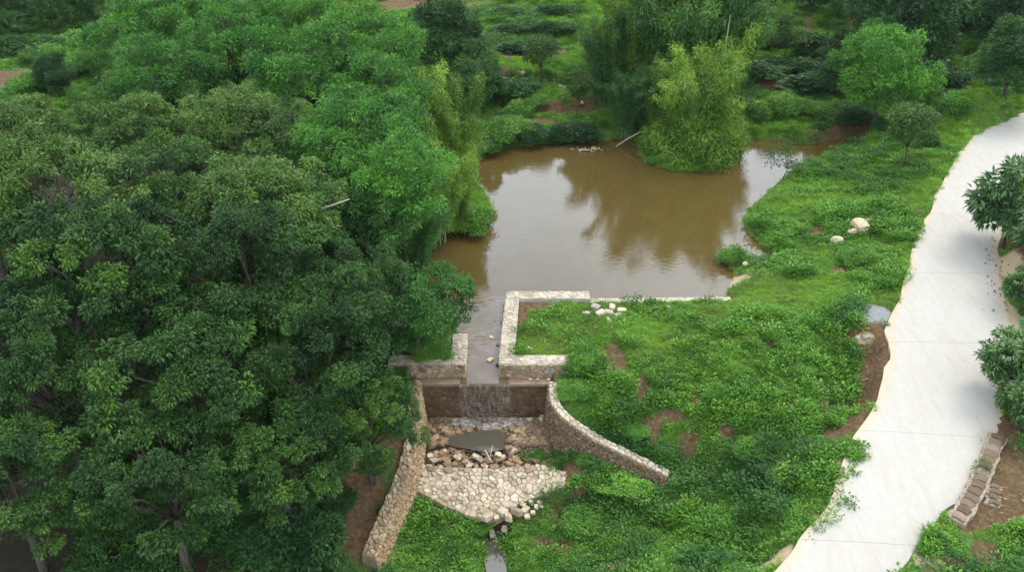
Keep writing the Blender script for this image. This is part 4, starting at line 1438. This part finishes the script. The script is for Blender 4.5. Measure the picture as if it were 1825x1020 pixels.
TREES = [
    # the wood, near part: crowns seen from above
    (20, 860, "broad", .7, "dark tree in the lower corner of the wood beside the black gap"),
    (290, 850, "broad", .75, "dark tree whose crown fills the bottom of the wood behind the gap"),
    (500, 810, "broad", .65, "dark tree above the shaded bare soil at the wood's foot"),
    (90, 650, "broad", .85, "dark tree at the frame edge just above the black gap in the wood"),
    (330, 660, "broad", .9, "dark many-tufted tree in the middle of the near wood"),
    (545, 640, "broad", .8, "dark tree between the middle of the wood and the channel wall"),
    (652, 745, "broad", .56, "dark tree overhanging the tall stone wing wall"),
    (0, 480, "broad", .95, "dark tree cut by the frame edge at mid height of the wood"),
    (215, 500, "broad", 1.0, "broad dark tree with pale limbs showing in the near wood"),
    (440, 490, "broad", .95, "dark crown with drooping tufts between the pale-limbed tree and the pond wood"),
    (610, 540, "broad", .75, "dark tree directly behind the bright tree by the channel"),
    (80, 345, "olive", .95, "olive crown at the frame edge over the dark near trees"),
    (290, 350, "broad", .9, "dark green tree under the twin olive crowns"),
    (470, 360, "olive", .85, "olive tree whose rounded crown catches light mid-wood"),
    (540, 260, "olive", .75, "yellowish olive tree below the feathery bright trees"),
    (400, 225, "olive", .8, "olive tree with a pointed tuft beside the bright feathery crowns"),
    (220, 240, "olive", .75, "olive tree next to the lone dark cone-shaped tree"),
    (40, 250, "olive", .75, "olive tree near the brown path at the frame edge"),
    (600, 400, "broad", .7, "dark tree with a bare pale branch poking toward the pond"),
    (735, 535, "mid", .76, "low rounded green tree overhanging the channel mouth"),
    # feathery bright trees
    (640, 250, "fine", .9, "feathery tree between the olive crowns and the pond bamboo"),
    (710, 330, "fine", .8, "feathery green tree leaning over the dark pond shore"),
    (560, 130, "fine", .95, "bright feathery tree in the upper middle of the wood"),
    (420, 90, "fine", .95, "bright layered feathery tree near the top of the wood"),
    (290, 140, "fine", .85, "bright feathery tree beside the dark cone-shaped tree"),
    (250, 50, "fine", .9, "bright feathery tree touching the frame's top above the path"),
    (520, 20, "fine", .9, "feathery tree cut by the top of the frame, widest of the wood"),
    (650, 90, "fine", .95, "bright feathery tree behind the first bamboo plume"),
    (680, 180, "fine", .85, "fresh green feathery tree just beside the tall bamboo"),
    (350, 10, "fine", .8, "feathery crown peeking in at the top of the wood"),
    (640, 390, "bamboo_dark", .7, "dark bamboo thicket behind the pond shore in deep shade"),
    # bamboo along the pond's wooded shore
    (745, 170, "bamboo", .8, "yellow-green bamboo with its tip against the dark evergreen"),
    (815, 200, "bamboo", .72, "bamboo plume rising nearest the open terraces"),
    (765, 290, "bamboo", .72, "pale bamboo leaning over the pond's wooded shore"),
    (815, 300, "bamboo", .5, "bamboo spray reaching out over the pond edge"),
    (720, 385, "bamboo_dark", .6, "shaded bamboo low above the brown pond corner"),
    (840, 405, "bush", 1.0, "low yellow-green shrub dipping into the pond from the wooded shore"),
    (790, 415, "bush", 1.0, "dark-footed shrub on the wooded shore beside the pond corner"),
    (862, 262, "bush", 1.1, "shrub at the far corner of the pond under the bamboo"),
    (715, 470, "darkbush", 1.0, "dark shrub between the bright channel tree and the pond"),
    (700, 610, "bush", .8, "bright shrub behind the short L-shaped wall"),
    # far behind, beyond the wood
    (795, 150, "dark", .82, "tall dark evergreen at the top beside the terraces", 1),
    (852, 198, "dark", .52, "dark evergreen tree between bamboo plumes and terraces", 1),
    (20, 70, "dark", .6, "dark tree in the frame's top corner above the brown path", 1),
    (95, 50, "dark", .45, "dark hazy tree at the top beyond the brown path", 1),
    (165, 40, "dark", .45, "dark tree at the frame top beside the feathery crowns", 1),
    (185, 175, "fine", .42, "small feathery tree at the wood's edge beyond the dark cone-shaped tree", 1),
    (150, 120, "bush", 1.2, "pale shrub on open ground behind the dark cone-shaped tree"),
    (60, 165, "bush", 1.1, "pale shrub between the brown path and the olive crowns"),
    (105, 170, "dark", .36, "small dark cone-shaped tree standing alone by the wood", 1),
    (45, 95, "darkbush", 1.2, "grey-green shrub beside the brown path"),
    (150, 85, "bush", 1.3, "pale green shrub beyond the dark cone-shaped tree"),
    (85, 110, "bush", 1.2, "pale green shrub between the brown path and the dark cone-shaped tree"),
    # bamboo grove behind the pond
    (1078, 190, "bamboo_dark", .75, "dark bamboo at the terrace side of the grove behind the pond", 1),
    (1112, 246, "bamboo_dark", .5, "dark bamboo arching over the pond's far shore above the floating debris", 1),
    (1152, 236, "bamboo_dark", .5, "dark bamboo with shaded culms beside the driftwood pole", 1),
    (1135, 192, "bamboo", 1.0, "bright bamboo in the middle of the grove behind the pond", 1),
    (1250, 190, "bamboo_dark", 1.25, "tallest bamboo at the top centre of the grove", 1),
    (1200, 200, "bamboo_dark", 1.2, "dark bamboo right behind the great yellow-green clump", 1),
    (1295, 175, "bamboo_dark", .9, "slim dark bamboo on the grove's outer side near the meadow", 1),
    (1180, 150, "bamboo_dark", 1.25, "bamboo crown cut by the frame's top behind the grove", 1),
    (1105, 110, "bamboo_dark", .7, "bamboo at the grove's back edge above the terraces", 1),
    (1320, 60, "dark", .5, "dark tree above the grove's outer edge at the frame top", 1),
    (1235, 272, "clump", .92, "great rounded yellow-green bamboo clump standing in the pond", 1),
    (1185, 255, "plume", .75, "arching bamboo plumes on the near flank of the great clump", 1),
    (1225, 225, "plume", .9, "upright bamboo plume rising from the top of the great clump", 1),
    (1255, 250, "plume", .8, "short bamboo plume beside the bare canes of the great clump", 1),
    (1290, 235, "plume", .95, "tall leaning bamboo plume on the meadow flank of the great clump", 1),
    (1165, 250, "plume", .6, "short bamboo plume bending toward the driftwood pole", 1),
    (1027, 205, "small", .85, "small dark tree on the bank between terraces and grove", 1),
    (965, 148, "small", .9, "thin pale small tree standing on the terraces", 1),
    (1020, 245, "darkbush", 1.0, "dark shrub hanging over the far shore by the floating debris"),
    (905, 242, "bush", 1.1, "leafy shrub on the far shore at the pond's back corner"),
    (950, 248, "darkbush", .7, "low dark shrub on the middle of the far shore"),
    (985, 248, "darkbush", .6, "low dark shrub on the far shore, closer to the floating debris"),
    # meadow side and upper slope
    (1557, 225, "round", 1.08, "bright round-crowned tree standing alone on the meadow", 1),
    (1612, 298, "small", .95, "slender small tree on the bank above the inlet", 1),
    (1590, 135, "dark", 1.05, "wide dark tree behind the bright round-crowned tree", 1),
    (1500, 150, "dark", .5, "dark tree beside the bright round crown, toward the meadow", 1),
    (1655, 60, "dark", .7, "dark tree at the frame top above the stony gully", 1),
    (1785, 195, "dark", .68, "dark rounded tree above the road's far end", 1),
    (1800, 105, "dark", .85, "darkest tree filling the top corner above the road", 1),
    (1730, 60, "dark", .6, "dark tree between the stony gully and the top corner tree", 1),
    (1395, 105, "small", .9, "small dark tree on the open far meadow", 1),
    (1445, 22, "dark", .45, "dark tree at the frame top beyond the open meadow", 1),
    (1380, 15, "dark", .4, "dark tree at the frame top above the small meadow tree", 1),
    (1520, 30, "dark", .6, "dark tree at the frame top, next along from the open meadow", 1),
    (1725, 165, "darkbush", 1.2, "dark shrub beside the stony gully"),
    (1530, 215, "darkbush", 1.0, "dark shrub at the foot of the bright round-crowned tree"),
    (1585, 232, "darkbush", .8, "shaded shrub between the bright round tree and the slender one"),
    (1480, 165, "darkbush", 1.1, "dark shrub on the terrace edge behind the round tree"),
    (1640, 195, "bush", 1.0, "bright low shrub between the round tree and the dark rounded tree"),
    (1690, 205, "bush", 1.0, "bright shrub just below the dark rounded tree"),
    (1400, 200, "bush", 1.0, "bright shrub in the wet meadow behind the inlet"),
    (1350, 205, "bush", .9, "shrub beside the great bamboo clump's meadow flank"),
    (1450, 205, "bush", .8, "shrub in the wet meadow nearest the round tree"),
    (1650, 262, "darkbush", .6, "dark shrub on the bank just above the slender tree's foot"),
    (1392, 325, "sapling", .95, "sparse sapling leaning over the bright water of the inlet"),
    (1350, 140, "darkbush", 1.1, "dark shrub on the scarp behind the wet meadow"),
    (1430, 130, "darkbush", 1.0, "dark shrub in the middle of the scarp behind the meadow"),
    (1345, 85, "darkbush", 1.1, "dark shrub on the upper meadow beside the grove"),
    (1460, 95, "darkbush", 1.1, "dark shrub on the upper meadow beyond the small tree"),
    (985, 58, "darkbush", .65, "grey shrub at the grove end of the middle terrace"),
    (915, 58, "darkbush", .6, "grey shrub on the middle terrace near the dark evergreen"),
    (950, 98, "darkbush", .8, "dark shrub on the terrace riser by the thin pale tree"),
    (900, 28, "darkbush", .65, "dark shrub on the top terrace under the bare orange track"),
    (1000, 30, "darkbush", .7, "dark shrub on the top terrace near the bamboo grove"),
    (905, 172, "darkbush", .9, "dark shrub below the terrace beside the evergreen's foot"),
    (950, 188, "bush", .9, "green shrub on the weedy bank above the bare soil"),
    (925, 205, "bush", .8, "green shrub below the weedy bank, close to the pond"),
    # beyond the road
    (1822, 335, "large", 1.0, "large-leaved tree leaning over the road's upper bend"),
    (1885, 425, "large", .85, "large-leaved tree beyond the upper one, cut by the frame edge"),
    (1832, 510, "large", .42, "large-leaved bush tree beside the sand spill on the road"),
    (1812, 640, "large", .58, "large-leaved tree leaning over the road's middle"),
    (1830, 715, "large", .42, "yellowish large-leaved bush above the ladder-like stone row"),
    (1885, 595, "large", .6, "large-leaved tree cut by the frame edge at the road's middle"),
    # slope shrubs
    (560, 990, "darkbush", .8, "shrub on the shaded soil at the foot of the wood by the frame's bottom"),
    (610, 900, "darkbush", .5, "shrub on the bare soil between the wood and the tall wing wall"),
    (480, 1000, "darkbush", .9, "dark shrub under the last tree of the wood at the bottom edge"),
    (770, 630, "bush", .55, "small bright shrub tucked inside the corner of the L-shaped wall"),
    (962, 812, "bush", .22, "tiny weed clump on the rubble beside the stone floor"),
    (1000, 806, "bush", .25, "weed clump at the step between stone floor and rubble"),
    (1045, 822, "bush", .32, "leafy weed clump against the curved wall's foot"),
    (1340, 800, "bush", .5, "dense rounded shrub in the middle of the weedy slope"),
    (1300, 330, "bush", .001, "x"),
    (1040, 655, "bush", .55, "shrub at the end of the U-shaped wall's front"),
    (1020, 700, "bush", .5, "shrub on the head of the curved retaining wall"),
    (1130, 770, "bush", .38, "small shrub just above the curved wall's coping"),
    (985, 845, "bush", .4, "round green shrub growing on the apron's edge"),
    (1530, 470, "bush", .6, "shrub under the small cut bank near the road"),
    (1545, 500, "bush", .45, "shrub between the cut bank and the gravel patch"),
    (1305, 465, "bush", .5, "weedy shrub on the spit at the pond's near corner"),
    (1190, 522, "bush", .28, "tiny shrub growing out of the pond's kerb wall"),
    (1430, 660, "bush", .35, "shrub on the slope beside the red scarp"),
    (1280, 705, "bush", .4, "shrub under the bright grass of the dam top"),
    (1100, 870, "bush", .7, "broad low shrub of the thicket below the curved wall"),
    (1030, 930, "bush", .6, "shrub at the thicket's corner beside the apron"),
    (850, 935, "bush", .4, "shrub at the foot of the cream apron"),
    (1400, 850, "bush", .45, "shrub near the road's ragged edge"),
    (1655, 975, "bush", .28, "shrub spilling over the road's stone edging"),
]
TREES = [t for t in TREES if t[3] > 0.01]
for t in TREES:
    tree(*t[:5], foot=(len(t) > 5 or t[2] in ("bush", "darkbush", "sapling")))

# dead wood
def pole(name, pts, rads, label, cat):
    mb = MB()
    p0 = np.array(pts[0])
    mb.tube([np.array(p) - p0 for p in pts], rads, 6)
    link(name, mb.mesh(name, M["deadwood"], True), None, tuple(p0), label=label, category=cat)


a, b2 = at(1096, 262, -0.05), at(1143, 234, 0.9)
pole("bamboo_pole", [a, (a + b2) / 2 + (0, 0, 0.05), b2], [.035, .035, .025], "dry bamboo pole slanting out of the pond by the dark bamboo", "pole")
for (px, lx, h_, lb) in ((1272, 0.15, 6.4, "bare pale bamboo cane standing upright behind the great clump"), (1284, 1.0, 6.0, "bare pale bamboo cane leaning toward the meadow behind the great clump")):
    gx_, gy_, gz_ = on_ground(px, 232)
    mb = MB()
    mb.tube([(0, 0, 0), (lx * 0.4, 0, h_ * 0.5), (lx, 0, h_)], [0.05, 0.045, 0.025], 6)
    link("bamboo_cane", mb.mesh("bamboo_cane", M["culm"], True), None, (gx_, gy_, gz_), label=lb, category="bamboo")
a, b2 = at(877, 826, -1.6), at(864, 803, -1.42)
pole("stick", [a, b2], [.02, .03], "longer bleached stick lying across the puddle's edge", "stick")
a, b2 = at(874, 812, -1.5), at(878, 795, -1.35)
pole("stick", [a, b2], [.018, .012], "short upright bleached stick in the puddle", "stick")
a, b2 = at(560, 378, 5.2), at(622, 355, 6.2)
pole("bare_branch", [a, b2], [.05, .02], "bare pale branch sticking out of the wood toward the pond", "branch")
mb = MB()
c = at(1050, 268, 0.02)
for k_ in range(26):
    d = np.array([RR.gauss(0, .45), RR.gauss(0, .16), RR.uniform(0, .1)])
    e = d + np.array([RR.uniform(-.35, .35), RR.uniform(-.2, .2), RR.uniform(0.0, .12)])
    mb.tube([d, e], [.025, .012], 4)
link("floating_debris", mb.mesh("floating_debris", M["deadwood"]), None, tuple(c), label="raft of floating twigs near the pond's far shore", category="debris", kind="stuff")


# ------------------------------------------------------------------ ground cover, scattered
def tuft_mesh(name, n, spread, L, W, up, mat, seed, height=0.0):
    rng = np.random.RandomState(seed)
    r = unit(rng.normal(0, 1, (n, 3)))
    P = r * np.array([spread, spread, 0]) * rng.rand(n, 1) ** 0.5
    P[:, 2] = height * rng.rand(n)
    D = unit(r * np.array([1, 1, 0.3]) + np.array([0, 0, up]))
    Vv, Ff = leaf_arrays(P, D, L * rng.uniform(.6, 1.2, n), W, rng)
    return new_mesh(name, Vv, Ff, mat, False, {"tone": np.repeat(np.clip(rng.normal(0.48, 0.16, n), 0, 1), 4)})


def scatter(name, label, pts, sc, meshes, seed, tilt=0.15):
    rng = np.random.RandomState(seed)
    n = len(pts)
    me = bpy.data.meshes.new(name)
    me.vertices.add(n)
    me.vertices.foreach_set("co", np.asarray(pts, np.float32).ravel())
    rot = np.stack([rng.normal(0, tilt, n), rng.normal(0, tilt, n), rng.uniform(0, 6.28, n)], 1).astype(np.float32)
    a = me.attributes.new("rot", "FLOAT_VECTOR", "POINT")
    a.data.foreach_set("vector", rot.ravel())
    a = me.attributes.new("sc", "FLOAT", "POINT")
    a.data.foreach_set("value", np.asarray(sc, np.float32))
    a = me.attributes.new("pick", "INT", "POINT")
    a.data.foreach_set("value", rng.randint(0, len(meshes), n).astype(np.int32))
    o = link(name, me, kind="stuff", label=label)
    coll = bpy.data.collections.new(name + "_pieces")
    for i, m_ in enumerate(meshes):
        coll.objects.link(bpy.data.objects.new(name + "_piece", m_))
    ng = bpy.data.node_groups.new(name, "GeometryNodeTree")
    ng.interface.new_socket("Geometry", in_out="INPUT", socket_type="NodeSocketGeometry")
    ng.interface.new_socket("Geometry", in_out="OUTPUT", socket_type="NodeSocketGeometry")
    N = ng.nodes.new
    gi, go = N("NodeGroupInput"), N("NodeGroupOutput")
    ci = N("GeometryNodeCollectionInfo")
    ci.inputs["Collection"].default_value = coll
    ci.inputs["Separate Children"].default_value = True
    ci.inputs["Reset Children"].default_value = True
    ip = N("GeometryNodeInstanceOnPoints")
    ip.inputs["Pick Instance"].default_value = True

    def at_(nm, ty):
        x = N("GeometryNodeInputNamedAttribute")
        x.data_type = ty
        x.inputs["Name"].default_value = nm
        return next(s_ for s_ in x.outputs if s_.name == "Attribute" and s_.enabled)

    ng.links.new(gi.outputs[0], ip.inputs["Points"])
    ng.links.new(ci.outputs[0], ip.inputs["Instance"])
    ng.links.new(at_("pick", "INT"), ip.inputs["Instance Index"])
    ng.links.new(at_("sc", "FLOAT"), ip.inputs["Scale"])
    e2r = N("FunctionNodeEulerToRotation")
    ng.links.new(at_("rot", "FLOAT_VECTOR"), e2r.inputs[0])
    ng.links.new(e2r.outputs[0], ip.inputs["Rotation"])
    ng.links.new(ip.outputs[0], go.inputs[0])
    md = o.modifiers.new("scatter", "NODES")
    md.node_group = ng
    return o


def in_view(x, y, m=1.1):
    """Roughly the camera's wedge of ground, with a margin for a step to the side."""
    d = y * CS + CAMZ * SN
    return (np.abs(x) < d * 912.5 / FPX * 1.04 + m + 0.6)


def candidates(x0, x1, y0, y1, dens, seed):
    rng = np.random.RandomState(seed)
    n = int((x1 - x0) * (y1 - y0) * dens)
    x, y = rng.uniform(x0, x1, n), rng.uniform(y0, y1, n)
    k = in_view(x, y)
    x, y = x[k], y[k]
    sp = sdist(x, y, POND)
    sr = sdist(x, y, RPOLY) + (fbm(x, y, 1.2, 3, 7.0) - 0.5) * 1.0 * smooth(20, 18, y) + (fbm(x, y, 3.0, 2, 3.0) - 0.5) * 0.3
    sb = sdist(x, y, BASIN)
    sr = sr + emask(x, y, LOBES) * 1.3
    g = emask(x, y, GRAVE)
    pl = emask(x, y, PALEE)
    so = soil_amount(x, y)
    k = (sp > 0.05) & (sr > 0.0) & (wall_clear(x, y) > 0.03) & ((sb > 0.1) | (y < 21.3) | ((x > 0.45) & (y < 22.6) & (fbm(x, y, 1.4, 3, 5.0) > 0.5))) & (g < 0.5)
    k &= so + rng.normal(0, 0.1, len(x)) < 0.52
    k &= pl + rng.normal(0, 0.12, len(x)) < 0.5
    ap = sdist(x, y, AP)
    k &= ap > 0.08
    k &= line_dist(x, y, BROOK)[0] > 0.26 + 0.12 * fbm(x, y, 1.5, 2, 8.0)
    x, y = x[k], y[k]
    z = zf(x, y)
    onroad = sdist(x, y, RPOLY) < 0
    z = np.where(onroad, z + 0.1, z)
    return x, y, z, rng


weeds = [tuft_mesh("weed", 22, 0.13, 0.085, 0.045, 0.5, M["weed"], s, 0.12) for s in range(5)]
blades = [tuft_mesh("grass", 20, 0.12, 0.14, 0.014, 1.1, M["grass"], s + 10) for s in range(4)]
mounds = [tuft_mesh("weed_mound", 150, 0.34, 0.095, 0.05, 0.6, M["weed"], s + 20, 0.32) for s in range(4)]
dmounds = [tuft_mesh("dark_mound", 150, 0.36, 0.1, 0.045, 0.5, M["bamboo_dark"], s + 30, 0.36) for s in range(4)]


def lawn(x, y):
    """1 where the dam top and the road lay-by are short bright grass, 0 on the weedy slopes."""
    z = smooth(24.0, 26.0, y - 0.12 * (x - 4)) * smooth(-0.5, 0.3, x) * smooth(33, 30, y)
    return np.clip(z + (fbm(x, y, 0.7, 3, 6.0) - 0.5) * 0.6, 0, 1)


# near weeds
x, y, z, rng = candidates(-12, 23, 13.5, 46, 80, 1)
lw = lawn(x, y)
cl = fbm(x, y, 0.8, 4, 9.0)
k = (rng.rand(len(x)) < (1 - lw * 0.75)) & ((cl > 0.4) | (rng.rand(len(x)) < 0.5)) & ((x > -5) | (rng.rand(len(x)) < 0.35))
x, y, z, cl = x[k], y[k], z[k], cl[k]
scatter("weeds", "broad-leaved green weeds carpeting the slopes", np.stack([x, y, z + 0.01], 1), np.clip(0.5 + (cl - 0.35) * 2.2, 0.4, 1.5) * rng.uniform(.7, 1.2, len(x)), weeds, 1)
# near mounds
x, y, z, rng = candidates(-12, 21, 13.5, 36, 9, 2)
cl = fbm(x, y, 0.55, 4, 12.0)
k = (cl > 0.54 + 0.14 * lawn(x, y)) & ((x > -5) | (rng.rand(len(x)) < 0.5))
x, y, z, cl = x[k], y[k], z[k], cl[k]
scatter("undergrowth", "knee-high clumps of weeds on the near slopes", np.stack([x, y, z - 0.04], 1), np.clip(0.5 + (cl - 0.5) * 5, 0.4, 1.25) * rng.uniform(.7, 1.2, len(x)), mounds, 2)
x, y, z, rng = candidates(-12, 21, 13.5, 33, 8, 12)
cl = fbm(x, y, 0.5, 4, 22.0)
k = (cl > 0.53 + 0.2 * lawn(x, y))
x, y, z, cl = x[k], y[k], z[k], cl[k]
scatter("dark_undergrowth", "darker clumps of weeds on the near slopes", np.stack([x, y, z - 0.04], 1), np.clip(0.5 + (cl - 0.5) * 5, 0.4, 1.15) * rng.uniform(.7, 1.2, len(x)), dmounds, 12)
# short grass
x, y, z, rng = candidates(-1, 21, 17, 46, 170, 3)
lw = lawn(x, y)
k = rng.rand(len(x)) < np.maximum(lw, 0.42)
x, y, z = x[k], y[k], z[k]
scatter("grass", "short bright grass on the dam top and road banks", np.stack([x, y, z], 1), rng.uniform(.45, 1.0, len(x)), blades, 3)
x, y, z, rng = candidates(-1, 21, 17, 46, 40, 7)
k = fbm(x, y, 0.6, 4, 41.0) > 0.54
x, y, z = x[k], y[k], z[k]
dry = [tuft_mesh("dry_grass", 18, 0.12, 0.17, 0.012, 1.3, M["dry"], s + 50) for s in range(3)]
scatter("dry_grass", "straw-coloured dry grass among the green", np.stack([x, y, z], 1), rng.uniform(.5, 1.1, len(x)), dry, 7)
# far ground cover
x, y, z, rng = candidates(-45, 45, 40, 78, 12, 4)
cl = fbm(x, y, 0.35, 4, 3.0)
k = cl > 0.36
x, y, z, cl = x[k], y[k], z[k], cl[k]
scatter("meadow_grass", "rough green grass and weeds on the far terraces and meadow", np.stack([x, y, z - 0.02], 1), rng.uniform(.5, 1.1, len(x)), mounds[:2] + weeds[:2], 4)
x, y, z, rng = candidates(-45, 45, 36, 80, 45, 44)
k = (rng.rand(len(x)) < 0.35 + 0.65 * (fbm(x, y, 0.25, 3, 33.0) > 0.47)) & (x > -12)
x, y, z = x[k], y[k], z[k]
scatter("terrace_grass", "bright grass on the flat treads of the terraces and the meadow", np.stack([x, y, z], 1), rng.uniform(1.0, 2.0, len(x)), blades, 44)
x, y, z, rng = candidates(-45, 45, 36, 78, 4.5, 5)
cl = fbm(x, y, 0.22, 4, 15.0)
q = np.abs(zf(x, y + 0.35) - zf(x, y - 0.35))
k = ((cl > 0.58) | (q > 0.26)) & (y > 46) | ((cl > 0.66))
x, y, z, cl, q = x[k], y[k], z[k], cl[k], q[k]
scatter("scrub", "dark low scrub on the terrace risers and far slopes", np.stack([x, y, z - 0.08], 1), rng.uniform(.6, 1.5, len(x)), dmounds, 5)

# ------------------------------------------------------------------ thin haze over the whole valley
mb = MB()
mb.box(-760, 760, -340, 960, -8, 75)
hm = bpy.data.materials.new("thin_haze")
hm.use_nodes = True
hm.node_tree.nodes.clear()
ho = hm.node_tree.nodes.new("ShaderNodeOutputMaterial")
hv = hm.node_tree.nodes.new("ShaderNodeVolumePrincipled")
hv.inputs["Color"].default_value = (0.86, 0.93, 1.0, 1)
hv.inputs["Density"].default_value = 0.0001
hm.node_tree.links.new(hv.outputs[0], ho.inputs["Volume"])
link("haze", mb.mesh("haze", hm), kind="stuff", label="thin humid haze over the valley")
